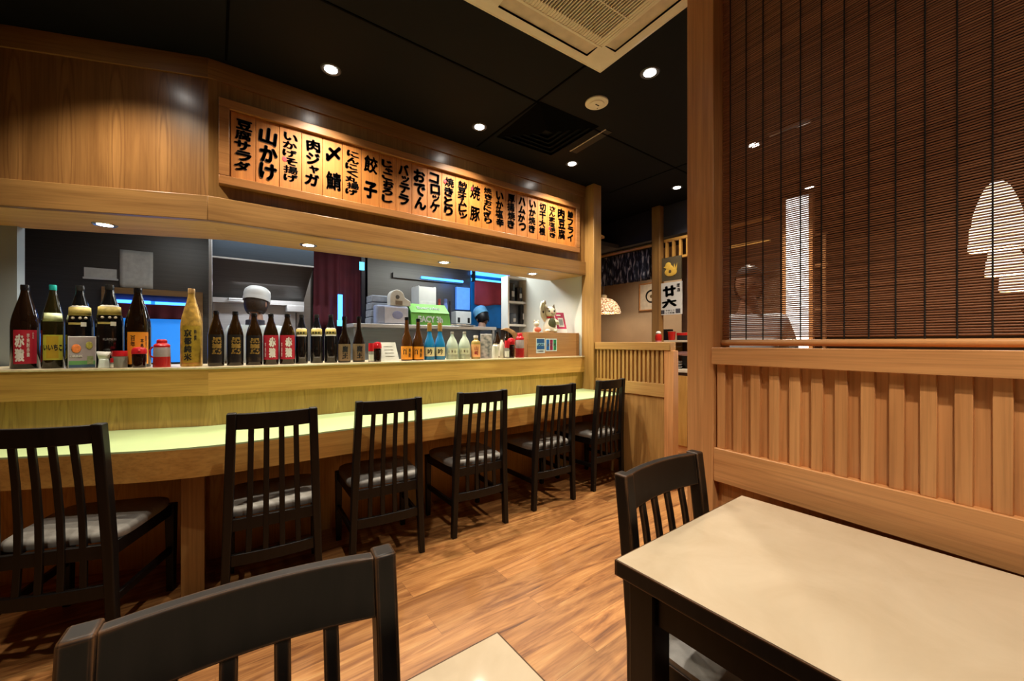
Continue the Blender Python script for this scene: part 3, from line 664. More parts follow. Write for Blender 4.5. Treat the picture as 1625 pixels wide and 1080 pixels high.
MB().box(x0 - sg.location.x - 0.005, -0.02, -0.05, x1 - sg.location.x + 0.01, 0, -0.035).build('ledge_lip', white, sg, smooth=False)
x0, x1, z0, z1 = rect(190, 398, 243, 457, KY - 0.01); m = MB(); n = 8; vs = []
for j in range(n + 1):
    for i in range(n + 1): vs.append((x0 + (x1 - x0)*i/n, KY - 0.012 - random.uniform(0, 0.008), z0 + (z1 - z0)*j/n))
m.add(vs, [(j*(n+1) + i, j*(n+1) + i + 1, (j+1)*(n+1) + i + 1, (j+1)*(n+1) + i) for j in range(n) for i in range(n)])
o = m.build('paper_sheet', paper, ang=80); sd_ = o.modifiers.new('solid', 'SOLIDIFY'); sd_.thickness = 0.001
tag(o, 'large crinkled white paper sheet pinned to the dark steel wall', 'paper')
# pass window with blue insect lamp and red half curtain
x0, x1, z0, z1 = rect(163, 460, 322, 575, KY)
hw_ = thing('serving_hatch', 'wood framed hatch with blue lamp glow and dark red half curtain behind the bottles', 'hatch', ((x0 + x1)/2, KY, 1.0)); a = (x1 - x0)/2; t0, t1 = z0 - 1.0, z1 - 1.0
MB().box(-a, -0.05, t1 - 0.05, a, 0, t1).box(-a, -0.05, t0, -a + 0.05, 0, t1 - 0.05).box(a - 0.05, -0.05, t0, a, 0, t1 - 0.05).build('frame', wood('kitchen_wood', (0.28, 0.15, 0.06), (0.40, 0.24, 0.10), 'X'), hw_, smooth=False)
MB().box(-a + 0.05, -0.012, t0, a - 0.05, -0.002, t1 - 0.05).build('blue_glow_pane', bluelit, hw_, smooth=False)  # glow of the pane stands in for blue light inside the hatch
h = t1 - t0
MB().box(-a + 0.05, -0.03, t1 - 0.10, a - 0.05, -0.014, t1 - 0.05).build('tube_housing', plain('blue_housing', (0.02, 0.06, 0.25), 0.4), hw_, smooth=False)
MB().box(-a + 0.06, -0.045, t1 - 0.125, -0.03, -0.014, t1 - 0.10).build('blue_tube', bluelamp, hw_, smooth=False)
MB().box(0.0, -0.045, t1 - 0.13, a - 0.06, -0.014, t1 - 0.105).build('blue_tube', bluelamp, hw_, smooth=False)
def cloth(m, x0, x1, z0, z1, y, waves, amp, n=28, sag=0.0):
    vs = []; k = 10
    for j in range(k + 1):
        for i in range(n + 1):
            u = i/n; z = z0 + (z1 - z0)*j/k
            vs.append((x0 + (x1 - x0)*u, y + amp*math.sin(u*waves*2*PI)*(1.1 - j/k) - 0.003*math.sin(u*waves*5), z - (sag*math.sin(u*PI*2.3)*(1 - j/k))))
    return m.add(vs, [(j*(n+1) + i, j*(n+1) + i + 1, (j+1)*(n+1) + i + 1, (j+1)*(n+1) + i) for j in range(k) for i in range(n)])
def solid(o, t=0.003): s = o.modifiers.new('solid', 'SOLIDIFY'); s.thickness = t; return o
solid(cloth(MB(), -a + 0.05, a - 0.05, t1 - h*0.40, t1 - 0.13, -0.05, 5, 0.008).build('half_curtain', maroon, hw_, ang=80))
# steel post and lit splash back panel, hood
x0, x1, z0, z1 = rect(331, 380, 337, 575, 3.99)
tag(MB().box(x0, 3.98, 0, x1, 4.01, 2.44).build('steel_post', st_mid, bev=0.003), 'slim stainless steel post left of the cook and the extractor hood', 'post')
x0, x1, z0, z1 = rect(338, 380, 496, 575, 4.66)
sp = thing('splashback', 'brushed steel splashback panel behind the cook in the white cap', 'splashback', ((x0 + x1)/2, 4.66, 0)); a = (x1 - x0)/2
MB().box(-a, 0, 0.9, a*0.62, 0.03, 2.44).build('panel', st_lit, sp, smooth=False); MB().box(a*0.64, -0.004, 0.9, a*0.95, 0.03, 2.44).build('panel', st_mid, sp, smooth=False)
x0, x1, _, _ = rect(337, 400, 498, 416, 4.05)
hd = thing('extractor_hood', 'stainless extractor hood above the cook in the white cap', 'hood', (x0, 4.05, 0)); W = x1 - x0
zt = on_y(420, 414, 4.05).z
MB().box(0, 0, zt, W, 0.02, 2.44).build('front_panel', steel('hood_steel', (0.10, 0.13, 0.17), 0.35), hd, bev=0.003)
MB().box(0, 0.0, zt - 0.012, W, 0.03, zt).build('drip_edge', st_lit, hd, smooth=False)
MB().hexa([(0, 0.02, zt - 0.004), (W, 0.02, zt - 0.004), (W, 0.56, zt - 0.30), (0, 0.56, zt - 0.30)], [(0, 0.02, zt + 0.01), (W, 0.02, zt + 0.01), (W, 0.58, zt - 0.28), (0, 0.58, zt - 0.28)]).build('filter_panel', st_dark, hd, smooth=False)
MB().box(0.0, 0.50, zt - 0.335, W, 0.58, zt - 0.29).build('grease_channel', st_lit, hd, smooth=False)
MB().box(W - 0.16, 0.44, zt - 0.40, W - 0.01, 0.56, zt - 0.335).build('lamp_box', st_lit, hd, bev=0.004)
MB().tube([(0.12, 0.50, zt - 0.30), (0.12, 0.46, zt - 0.30), (0.34, 0.46, zt - 0.30), (0.34, 0.50, zt - 0.30)], 0.008, 8).build('handle', st_mid, hd)
add_area((x0 + W*0.55, 4.35, zt - 0.16), 9.0, 0.5, 0.06, (0.95, 0.97, 1.0))
# doorway with maroon curtains
x0, x1, z0, z1 = rect(497, 405, 577, 575, KY - 0.04); zb = on_y(540, 521, KY).z
dc = thing('doorway_curtain', 'pair of dark maroon curtains hung in the kitchen doorway with a blue lit gap', 'curtain', (x0, KY - 0.05, 0)); W = x1 - x0
solid(cloth(MB(), 0, W*0.50, zb, 2.3, 0, 3, 0.014).build('curtain_panel', maroon, dc, ang=80))
solid(cloth(MB(), W*0.50, W*0.97, zb, 2.3, 0.01, 3, 0.014).build('curtain_panel', maroon, dc, ang=80))
MB().tube([(-0.02, 0, 2.3), (W, 0, 2.3)], 0.012, 8).build('rod', st_mid, dc)
sx0, sx1, sz0, sz1 = rect(536, 467, 543.5, 517, KY - 0.08)
dl = thing('blue_gap_glow', 'narrow glowing strip standing in for blue light through the gap between the maroon curtains', 'light', ((sx0 + sx1)/2, KY - 0.085, sz0)); a = (sx1 - sx0)/2
MB().box(-a, 0, 0.07, a, 0.012, sz1 - sz0).build('tube', bluelamp, dl, bev=0.003); MB().box(-a*1.2, -0.003, 0, a*1.2, 0.014, 0.066).build('end_glow', cyanlamp, dl, bev=0.003)  # glowing strips stand in for blue light showing through the curtain gap
px_, _, _, _ = rect(575, 415, 579, 520, KY - 0.12)
po = thing('kitchen_pole', 'dark vertical pole with a small cyan lamp on top beside the maroon curtains', 'pole', (px_, KY - 0.13, 0))
MB().box(-0.018, -0.02, 0, 0.022, 0.02, 2.44).build('pole', plain('pole_black', (0.012, 0.012, 0.02), 0.3), po, smooth=False)
c_ = on_y(571, 422, KY - 0.14); MB().box(-0.04, -0.028, c_.z - 0.045, 0.012, -0.018, c_.z + 0.045).build('cyan_lamp', cyanlamp, po, smooth=False)
struct(MB().box(0.90, KY + 0.5, 0, 1.5, KY + 0.55, 2.5).build('wall_corridor', plain('corridor', (0.06, 0.02, 0.10), 0.8), smooth=False))
# blue lamp bar along the right wall + glow
x0, x1, z0, z1 = rect(625, 437, 724, 444, KY - 0.06)
lb_ = thing('insect_lamp', 'long blue insect lamp tube along the dark kitchen wall above the boxes', 'lamp', (x0, KY - 0.06, (z0 + z1)/2)); W = x1 - x0
MB().box(0, 0.02, -0.03, W + 0.12, 0.06, 0.03).build('housing', st_dark, lb_, smooth=False)
MB().tube([(0.35, 0, 0), (W + 0.1, 0, 0)], 0.016, 10).build('tube', bluelamp, lb_)
add_point((x1, KY - 0.25, (z0 + z1)/2 + 0.02), 0.9, (0.05, 0.25, 1.0)); add_point((2.85, KY - 0.25, 1.95), 1.2, (0.05, 0.3, 1.0)); add_point((-0.9, KY - 0.2, 1.25), 0.35, (0.05, 0.3, 1.0))
x0, x1, z0, z1 = rect(724, 456, 745, 491, KY - 0.05)
tag(MB().box(x0, KY - 0.06, z0, x1, KY - 0.02, z1).build('blue_lit_panel', plain('blue_lit_sheet', (0.16, 0.38, 0.85), 0.5, emit=(0.05, 0.22, 0.8), estr=0.5), smooth=False), 'white sheet with painted blue light on the kitchen wall left of the red curtain', 'panel')  # blue lamp light on a white sheet, put into colour and glow
x0, x1, z0, z1 = rect(722, 494, 746, 514, KY - 0.2)
cr = thing('white_crate', 'small white crate on the far kitchen bench under the blue lit sheet', 'crate', ((x0 + x1)/2, KY - 0.15, z0)); a = (x1 - x0)/2; h = z1 - z0
MB().box(-a, -0.08, 0, a, 0.08, h).build('body', white, cr, bev=0.005); MB().box(-a*0.8, -0.082, h*0.1, -a*0.5, -0.079, h*0.5).box(a*0.5, -0.082, h*0.1, a*0.8, -0.079, h*0.5).build('hand_slot', black, cr, smooth=False)
# far window with red curtain
x0, x1, z0, z1 = rect(746, 428, 806, 520, KY)
kw = thing('kitchen_window', 'blue lit kitchen hatch with a bright red gathered curtain at the far right', 'hatch', ((x0 + x1)/2, KY, 1.0)); a = (x1 - x0)/2; t0, t1 = z0 - 1, z1 - 1; h = t1 - t0
MB().box(-a, -0.012, t0, a, -0.002, t1).build('blue_glow_pane', plain('deep_blue_glow', (0.0, 0.08, 0.25), 0.3, emit=(0.01, 0.12, 0.30), estr=0.28, var=0.4, scale=4), kw, smooth=False)  # pane glow stands in for the blue lit space behind
MB().box(-a, -0.05, t1 - 0.10, a, -0.014, t1 - 0.05).build('blue_tube', bluelamp, kw, smooth=False); MB().box(-a, -0.05, t1 - 0.19, a, -0.03, t1 - 0.15).build('cyan_tube', cyanlamp, kw, smooth=False)
MB().box(a - 0.09, -0.03, t0 + 0.0, a, -0.013, t0 + h*0.38).build('cyan_pane', cyanlamp, kw, smooth=False)
solid(cloth(MB(), -a + 0.03, a, t1 - h*0.62, t1 - 0.18, -0.07, 2, 0.02, sag=0.015).build('red_curtain', redcloth, kw, ang=80))
MB().box(-a, -0.09, t1 - 0.2, -a + 0.03, -0.03, t1 - 0.05).build('bracket', black, kw, smooth=False)
# microwave on the far left
g = on_left(31, 418, 0.75)
mw = thing('microwave', 'white microwave oven peeking out beside the grey kitchen panel at the far left', 'microwave', (g.x, g.y, g.z - 0.13), LROT)
MB().box(-0.30, 0, 0, -0.03, 0.06, 0.25).build('body', white, mw, bev=0.006); MB().box(-0.28, -0.006, 0.03, -0.08, 0.002, 0.22).build('door_glass', black, mw, smooth=False)
MB().box(-0.07, -0.004, 0.04, -0.04, 0.002, 0.2).build('control_strip', plain('grey_controls', (0.2, 0.2, 0.2), 0.5), mw, smooth=False)
# bench with overshelf
bs = thing('kitchen_shelf_bench', 'stainless kitchen bench with high shelf behind the right half of the bottles', 'bench', (0, 0, 0))
zs = on_y(690, 516, 3.75).z; xa, xb = on_y(561, 520, 3.75).x, 2.585
MB().box(xa, 3.75, zs - 0.035, xb, 4.15, zs).build('shelf', st_lit, bs, bev=0.004)
MB().box(xa, 4.1, 0.9, xb, 4.15, zs - 0.035).build('back_panel', steel('bright_bluelit_bench_steel', (0.42, 0.48, 0.53), 0.35), bs, smooth=False)  # blue lamp reflection is put into the back panel's steel colour
MB().box(xa, 3.6, 0.86, xb, 4.15, 0.9).build('bench_top', st_mid, bs, bev=0.004)
for x in (xa + 0.03, xb - 0.03):
    MB().box(x - 0.015, 3.77, 0.9, x + 0.015, 3.80, zs - 0.035).build('upright', st_mid, bs, smooth=False)
    for y in (3.65, 4.1): MB().box(x - 0.02, y - 0.02, 0, x + 0.02, y + 0.02, 0.86).build('leg', st_mid, bs, smooth=False)
def on_shelf(px, Y): p = on_y(px, 515, Y); return p.x
# things on the shelf
def sbox(name, px0, px1, py, Y, dep, mats, label, cat, base=None):
    x0, x1, _, z1 = rect(px0, py, px1, 515, Y); b = zs if base is None else base
    t = thing(name, label, cat, ((x0 + x1)/2, Y, b)); return t, (x1 - x0)/2, z1 - b
bluegrey = plain('bluegrey_plastic', (0.28, 0.32, 0.45), 0.3)
t, a, h = sbox('dispenser_box', 597, 648, 484, 3.79, 0.2, None, 'blue grey dispenser box with an oval badge on the kitchen shelf', 'box')
m = MB(); m.prism([(-a, 0), (a, 0), (a, 0.1), (-a, 0.1)], 0, h).build('body', bluegrey, t, bev=0.02, bseg=4); MB().box(-a*0.5, -0.006, 0.01, a*0.98, 0.002, h*0.9).build('front_plate', plain('pale_lilac', (0.48, 0.49, 0.58), 0.4), t, bev=0.003)
MB().ell((a*0.3, -0.007, h*0.5), (a*0.35, 0.002, h*0.22), 20, 6).build('oval_badge', plain('badge_blue', (0.22, 0.24, 0.42), 0.5), t); 
tw, tz = t, h
t, a, h = sbox('folded_towels', 588, 618, 468, 3.92, 0.2, None, 'stack of folded grey towels on the kitchen shelf behind the dispenser box', 'towels')
for k in range(4): MB().box(-a + 0.004*k, 0.0, h*k/4 + 0.001, a, 0.18, h*(k + 1)/4 - 0.002).build('towel', plain('grey_towel', (0.25, 0.27, 0.31), 0.9, var=0.2, bump=0.3), t, bev=0.01)
c_ = on_y(627, 472, 3.86); r_ = 0.072
t = thing('paper_roll_holder', 'cream paper roll in a rounded holder standing on the dispenser box', 'dispenser', (c_.x, 3.795, zs + tz))
hh = c_.z - zs - tz
m = MB(); pts = [(-r_, -hh + 0.0)] + [(r_*math.cos(PI - PI*k/12), r_*math.sin(PI - PI*k/12)) for k in range(13)] + [(r_*1.9, -hh*0.45), (r_*1.9, -hh)]
m.extrude(pts, lambda p, y: (p[0], y, hh + p[1]), 0.0, 0.09).build('holder', plain('cream_white', (0.66, 0.63, 0.56), 0.4), t, bev=0.004)
m = MB(); m.extrude([(0.02*math.cos(2*PI*k/14), 0.02*math.sin(2*PI*k/14)) for k in range(14)], lambda p, y: (p[0], y, hh + p[1]), -0.004, 0.002).build('core', plain('core_grey', (0.12, 0.11, 0.10), 0.6), t)
MB().box(-0.02, -0.006, 0.008, 0.05, 0.002, 0.05).build('paper_slot', plain('slot_brown', (0.2, 0.15, 0.1), 0.7), t, bev=0.003)
t, a, h = sbox('white_tub', 648, 692, 453, 4.0, 0.22, None, 'tall white open box on the kitchen shelf behind the green box', 'box')
MB().box(-a*0.25, 0, 0, a, 0.012, h*0.98).box(-a*0.25, 0.2, 0, a, 0.21, h*0.98).box(a - 0.01, 0.012, 0, a, 0.2, h).box(-a*0.25, 0.012, 0, -a*0.25 + 0.01, 0.2, h).box(-a*0.25, 0.012, 0, a, 0.2, 0.01).build('box', white, t, smooth=False)
MB().box(-a*0.2, -0.003, h*0.1, a*0.96, 0.0, h*0.62).build('label', plain('label_cream', (0.78, 0.78, 0.74), 0.6), t, smooth=False)
t, a, h = sbox('green_carton', 652, 714, 482, 3.78, 0.14, None, 'bright green carton with white lettering lying on the kitchen shelf', 'carton')
gm = plain('green_card', (0.17, 0.46, 0.07), 0.45); gd = plain('green_card_dark', (0.10, 0.33, 0.04), 0.45)
MB().hexa([(-a, -0.02, 0), (a, -0.02, 0), (a, 0.12, 0), (-a, 0.12, 0)], [(-a, 0.0, h*0.55), (a*0.97, 0.0, h*0.55), (a, 0.12, h), (-a*0.97, 0.12, h)]).build('carton', gd, t, bev=0.003)
MB().hexa([(-a*0.99, -0.001, h*0.56), (a*0.96, -0.001, h*0.56), (a*0.985, 0.12, h), (-a*0.96, 0.12, h)], [(-a*0.99, -0.003, h*0.58), (a*0.96, -0.003, h*0.58), (a*0.985, 0.117, h + 0.004), (-a*0.96, 0.117, h + 0.004)]).build('lid', gm, t, smooth=False)
m = MB(); m.text('EACY 3h', (-0.01, -0.0145, h*0.28), (1, 0, 0), (0, 0.02/0.55/h if 0 else 0.2, 1), a*1.25, h*0.3, 0.05).build('lettering', plain('white_ink', (0.8, 0.8, 0.8), 0.6), t, smooth=False)
m = MB(); m.text('Everyday', (0.0, 0.055, h*0.785), (1, 0, 0), (0, 0.12, 0.45*h), a*1.2, 0.4, 0.03); 
m.build('lettering', MATS['white_ink'], t, loc=(0, -0.004, 0.004), smooth=False)
t, a, h = sbox('steel_tray', 718, 762, 512, 3.76, 0.14, None, 'shallow tray of beige food at the right end of the kitchen shelf', 'tray')
MB().lathe([(0.0001, 0.0), (a*0.8, 0.0), (a, 0.012), (a*0.97, 0.014), (a*0.8, 0.004), (0.0001, 0.004)], 28, c=(0, 0.14, 0), cap=False).build('tray', white, t)
m = MB()
for k in range(9): m.ell((random.uniform(-a*0.6, a*0.6), 0.14 + random.uniform(-0.06, 0.06), 0.012), (0.03, 0.02, 0.012), 10, 6)
o = m.build('food', plain('beige_food', (0.6, 0.42, 0.26), 0.7, var=0.25, scale=60), t); o['kind'] = 'stuff'
for (px, py, pw, label, colr) in ((697, 474, 7, 'small red jar behind the green carton on the kitchen shelf', (0.35, 0.05, 0.03)), (707, 474, 9, 'small blue container behind the green carton on the kitchen shelf', (0.12, 0.18, 0.45)), (714, 478, 6, 'small black jar at the right end of the green carton', (0.02, 0.02, 0.03))):
    p = on_y(px, py, 4.02); r = pw*0.0055/2
    t = thing('jar', label, 'jar', (p.x, 4.02, zs)); hh = p.z - zs
    MB().lathe([(r*0.9, 0), (r, 0.01), (r, hh*0.75), (r*0.7, hh*0.85), (r*0.7, hh*0.86)], 14).build('body', plain('jar_%d' % px, colr, 0.3), t); MB().lathe([(r*0.8, hh*0.86), (r*0.8, hh), (0.0001, hh)], 14).build('lid', plain('jar_lid_%d' % px, c3(colr, 0.6), 0.4), t)
# open white shelf unit in the corner
x0, x1, z0, z1 = rect(806, 440, 851, 516, 3.62)
ws = thing('white_shelf_unit', 'white open shelf unit of black and steel utensils beside the white kitchen wall', 'shelf', (x0, 3.62, 0)); W = x1 - x0
zm = on_y(828, 480, 3.62).z
for q in ((0, z0 - 0.35, 0.02, z1), (W - 0.02, z0 - 0.35, W, z1)): MB().box(q[0], 0, q[1], q[2], 0.13, q[3]).build('side_panel', white, ws, smooth=False)
for z in (z0 - 0.35, z0, zm, z1 - 0.012): MB().box(0.02, 0.003, z - 0.012, W - 0.02, 0.13, z + 0.012).build('shelf_board', white, ws, smooth=False)
MB().box(0.02, 0.12, z0 - 0.35, W - 0.02, 0.13, z1).build('back_panel', plain('shelf_back', (0.16, 0.17, 0.2), 0.6), ws, smooth=False)
for z_ in (0.0,):
    for xx in (0.01, W - 0.01): MB().box(xx - 0.01, 0.02, 0, xx + 0.01, 0.05, z0 - 0.35).build('leg', white, ws, smooth=False)
GS = 'utensils on the white shelf unit'
def shelf_item(nm, x, z, r, h, mat_, label, cat, square=False):
    t = thing(nm, label, cat, (x0 + x, 3.685, z), 0, GS)
    if square: MB().box(-r, -0.05, 0.0122, r, 0.05, h + 0.0122).build('body', mat_, t, bev=0.004)
    else: MB().lathe([(r*0.85, 0.0122), (r, 0.03), (r, h), (r*0.85, h + 0.006), (r*0.5, h + 0.01)], 16).build('body', mat_, t)
    MB().box(-r*0.5, -0.056, h*0.3, r*0.2, -0.05, h*0.6).build('label', plain('grey_tag', (0.45, 0.45, 0.45), 0.6), t, smooth=False)
blk = plain('black_gloss', (0.01, 0.01, 0.012), 0.25); bl2 = plain('slate_blue', (0.10, 0.13, 0.24), 0.5)
uw = (z1 - zm)
shelf_item('canister', 0.09, zm, 0.05, uw*0.72, blk, 'black canister at the left of the upper white shelf', 'canister')
shelf_item('canister', 0.20, zm, 0.045, uw*0.6, blk, 'shorter black canister in the middle of the upper white shelf', 'canister')
shelf_item('file_binder', W - 0.11, zm, 0.028, uw*0.78, bl2, 'slate blue binder on the upper white shelf', 'binder', True)
shelf_item('file_binder', W - 0.05, zm, 0.022, uw*0.76, plain('tan_card', (0.45, 0.34, 0.2), 0.6), 'tan binder at the right end of the upper white shelf', 'binder', True)
shelf_item('jug', 0.11, z0, 0.045, uw*0.45, plain('grey_blue_glass', (0.10, 0.12, 0.16), 0.2), 'grey blue jug on the lower white shelf', 'jug')
shelf_item('bottle', 0.24, z0, 0.03, uw*0.8, blk, 'dark bottle on the lower white shelf', 'bottle')
shelf_item('jug', W - 0.08, z0, 0.05, uw*0.5, plain('steel_jug', (0.35, 0.37, 0.42), 0.3, metal=0.6), 'pale steel jug at the right of the lower white shelf', 'jug')
# ------------------------------------------------------------------ bottles and small things on the bar ledge
LZ = 1.095
def spot_on(px, off):        # place on the ledge below picture column px, off behind the front edge
    p = on_y(px, 543, BC.y + off)
    if p.x > mitre(off).x: return p, 0.0
    return on_left(px, 543, off), LROT
def mpp(px, off): p, _ = spot_on(px, off); return p, (p.x*CY + p.y*SY)/FPX      # metres per pixel there
def face(p): return math.atan2(-p.y, -p.x)        # angle from the point towards the seats
def gold_label_mat():
    return plain('bottle_gold', (0.42, 0.25, 0.045), 0.35, metal=0.35, var=0.35, scale=40, bump=0.3)
B_BROWN = plain('brown_glass', (0.009, 0.004, 0.002), 0.05, var=0.1, coat=0.2); B_BLACK = plain('black_glass', (0.006, 0.006, 0.007), 0.12, coat=0.4)
B_AMBER = plain('amber_glass', (0.016, 0.007, 0.002), 0.05, coat=0.2); B_BLUE = plain('blue_bottle_glass', (0.015, 0.24, 0.55), 0.25, var=0.1, trans=0.25); B_FROST = plain('frosted_green_glass', (0.58, 0.70, 0.55), 0.4, trans=0.3, var=0.04)
B_OLIVE = plain('olive_glass', (0.016, 0.013, 0.004), 0.05, coat=0.2)
R_LAB = plain('red_label', (0.40, 0.012, 0.03), 0.5, var=0.06); O_LAB = plain('orange_label', (0.78, 0.30, 0.02), 0.5, var=0.06); K_LAB = plain('black_label', (0.012, 0.010, 0.010), 0.35); KR_LAB = plain('kraft_label', (0.17, 0.115, 0.055), 0.7)
W_LAB = plain('white_label', (0.70, 0.68, 0.60), 0.6, var=0.05); Y_LAB = plain('lime_label', (0.50, 0.47, 0.05), 0.5, var=0.1); C_LAB = plain('cream_label', (0.74, 0.68, 0.36), 0.6, var=0.05); TAGY = plain('yellow_tag', (0.48, 0.38, 0.10), 0.6, var=0.2, scale=80)
G_INK = plain('gold_ink', (0.45, 0.28, 0.07), 0.35, metal=0.5); W_INK = plain('white_lettering', (0.8, 0.78, 0.74), 0.6)
RCAP = plain('red_plastic', (0.50, 0.012, 0.02), 0.3, var=0.05)
PROF = {   # outline of each bottle kind: (radius share, height share)
 'magnum': [(0.94, 0.0), (1, 0.012), (1, 0.50), (0.97, 0.56), (0.86, 0.64), (0.66, 0.74), (0.46, 0.83), (0.33, 0.90), (0.29, 0.945)],
 'stout': [(0.94, 0.0), (1, 0.014), (1, 0.54), (0.95, 0.60), (0.80, 0.69), (0.58, 0.78), (0.40, 0.86), (0.33, 0.93), (0.32, 0.945)],
 'slim': [(0.94, 0.0), (1, 0.014), (1, 0.38), (0.96, 0.43), (0.80, 0.52), (0.55, 0.62), (0.40, 0.70), (0.35, 0.78), (0.33, 0.94)],
 'bell': [(0.94, 0.0), (1, 0.015), (1, 0.45), (0.94, 0.52), (0.68, 0.68), (0.36, 0.80), (0.26, 0.86), (0.25, 0.93)],
 'square': [(0.92, 0.0), (1, 0.02), (1, 0.66), (0.9, 0.74), (0.5, 0.80), (0.42, 0.82), (0.42, 0.9)]}
def make_bottle(name, label, px, py, wpx, kind, glass, capm, cap_h=0.055, off=0.11, lab=None, group=None, yaw=0.0, cat='bottle', seg=28):
    """lab: (material, z0 share, z1 share, half angle, [(text, dz, dx, w, h, ink)])"""
    p, k = mpp(px, off); H = CH + (543 - py)*k - LZ; u = (px - 812.5)/FPX; Rr = wpx*k/2/math.sqrt(1 + u*u)
    f = face(p) + yaw
    t = thing(name, label, cat, (p.x, p.y, LZ), f + PI/2, group)      # own -y faces the seats
    pr = [(r*Rr, z*H) for r, z in PROF[kind]]
    MB().lathe(pr, seg).build('glass', glass, t, ang=50)
    rt = pr[-1][0]; zc = pr[-1][1] - 0.004
    MB().lathe([(rt*1.10, zc - H*0.0), (rt*1.14, zc + 0.004), (rt*1.14, H - 0.003), (rt*1.05, H), (0.0001, H)], 18).build('cap', capm, t, ang=50)
    t['H'] = H; t['R'] = Rr
    if lab:
        m_, a0, a1, ha, txts = lab
        lo = MB().lathe([(Rr*1.008 + 0.0004, a0*H), (Rr*1.008 + 0.0004, a1*H)], 20, a0=-PI/2 - ha, a1=-PI/2 + ha, cap=False).build('label', m_, t, ang=80)
        for s, dz, dx, w_, h_, ink_, bd in txts:
            zc_ = (a0 + (a1 - a0)*dz)*H; hh = h_*(a1 - a0)*H; ww = w_*2*ha*Rr
            m = MB(); n = len(s)
            for i, ch in enumerate(s):     # written downwards
                m.text_cyl(ch, -PI/2 + dx*ha, zc_ + hh/2 - hh*(i + 0.5)/n, ww, hh/n*0.92, Rr*1.008 + 0.0011, bd)
            m.build('lettering', ink_, lo, smooth=False)
    return t
def neck_tag(t, col, z0, z1, rk, folded=True):
    H, Rr = t['H'], t['R']; r0, r1 = rk
    o = MB().lathe([(Rr*r0, z0*H), (Rr*r1, z1*H)], 16, a0=-PI/2 - 1.0, a1=-PI/2 + 1.0, cap=False).build('neck_tag', col, t, ang=80)
    solid(o, 0.001)
    if folded: solid(MB().add([(Rr*r1*math.cos(a_), Rr*r1*math.sin(a_), z1*H) for a_ in (-2.5, -1.9, -1.25, -0.65)] + [(Rr*0.35*math.cos(a_), Rr*0.35*math.sin(a_), z1*H + 0.02) for a_ in (-2.5, -1.9, -1.25, -0.65)], [(0, 1, 5, 4), (1, 2, 6, 5), (2, 3, 7, 6)]).build('tag_fold', W_LAB, o), 0.001)
    return o
GBT = 'bottles along the bar ledge'
t = make_bottle('sake_bottle', 'big brown bottle with red label at the far left of the ledge', 40, 452, 49, 'magnum', B_BROWN, B_BLACK, lab=(R_LAB, 0.06, 0.46, 0.85, [('赤猿', 0.47, -0.45, 0.40, 0.85, W_INK, 0.05), ('芋焼酎赤猿', 0.55, 0.22, 0.12, 0.7, W_INK, 0.02), ('小正', 0.85, 0.62, 0.08, 0.2, W_INK, 0.02)]), group=GBT)
t = make_bottle('sake_bottle', 'big dark bottle with turquoise cap and lime yellow label', 84, 452, 39, 'magnum', B_OLIVE, plain('turquoise_cap', (0.01, 0.30, 0.28), 0.3), lab=(Y_LAB, 0.10, 0.40, 0.9, []), group=GBT)
lo = [c for c in t.children if c.name.startswith('label')][0]; H_, R_ = t['H'], t['R']
MB().lathe([(R_*1.008 + 0.0009, 0.12*H_), (R_*1.008 + 0.0009, 0.385*H_)], 14, a0=-PI/2 - 0.55, a1=-PI/2 + 0.45, cap=False).build('label_panel', plain('amber_label', (0.50, 0.33, 0.02), 0.5), lo)
MB().text_cyl('いいちこ', -PI/2, 0.25*H_, R_*1.7, 0.075*H_, R_*1.008 + 0.0016, 0.05).build('lettering', ink, lo, smooth=False)
neck_tag(t, plain('pale_green_band', (0.62, 0.70, 0.40), 0.5, var=0.15, scale=60), 0.56, 0.66, (0.99, 0.86), False)
MEDAL = plain('medal_pearl', (0.7, 0.62, 0.5), 0.4)
def black_tagged(px, py, wpx, label, big=True, letter=None):
    t = make_bottle('sake_bottle', label, px, py, wpx, 'magnum' if big else 'stout', B_BLACK, plain('silver_black_cap', (0.05, 0.05, 0.05), 0.2, metal=0.6), group=GBT, off=0.12)
    H, Rr = t['H'], t['R']
    if big:
        o = neck_tag(t, TAGY, 0.63, 0.73, (0.98, 0.92)); m = MB()
        for dx in (-0.5, 0, 0.4): m.ell((Rr*1.01*math.cos(-PI/2 + dx), Rr*1.01*math.sin(-PI/2 + dx), 0.60*H), (0.007, 0.007, 0.007), 10, 6)
        m.build('medals', MEDAL, o); MB().lathe([(Rr*1.012, 0.52*H), (Rr*1.012, 0.545*H)], 14, a0=-PI/2 - 0.9, a1=-PI/2 + 0.3, cap=False).build('gold_band', TAGY, t)
        MB().lathe([(Rr*1.016, 0.50*H), (Rr*1.016, 0.55*H)], 6, a0=-PI/2 + 0.05, a1=-PI/2 + 0.45, cap=False).build('price_sticker', W_LAB, t)
    else:
        o = neck_tag(t, TAGY, 0.58, 0.70, (1.02, 0.96)); m = MB()
        for i, dx in enumerate((-0.55, -0.1, 0.35)): m.text_cyl('霧', -PI/2 + dx, 0.62*H, Rr*0.3, 0.04*H, Rr*1.04, 0.03)
        m.build('lettering', ink, o, smooth=False)
        MB().lathe([(Rr*1.03, 0.555*H), (Rr*1.03, 0.585*H)], 14, a0=-PI/2 - 0.9, a1=-PI/2 + 0.9, cap=False).build('tag_band', W_LAB, t)
    MB().text_cyl('KUROKIRI', -PI/2 + (0 if big else 0.1), 0.34*H if big else 0.12*H, Rr*0.9, 0.028*H, Rr*1.004 + 0.001, 0.02).build('lettering', plain('grey_ink', (0.35, 0.35, 0.35), 0.5), t, smooth=False)
    return t
black_tagged(127, 453, 46, 'big black bottle with yellow neck tag standing behind the boxed poster card')
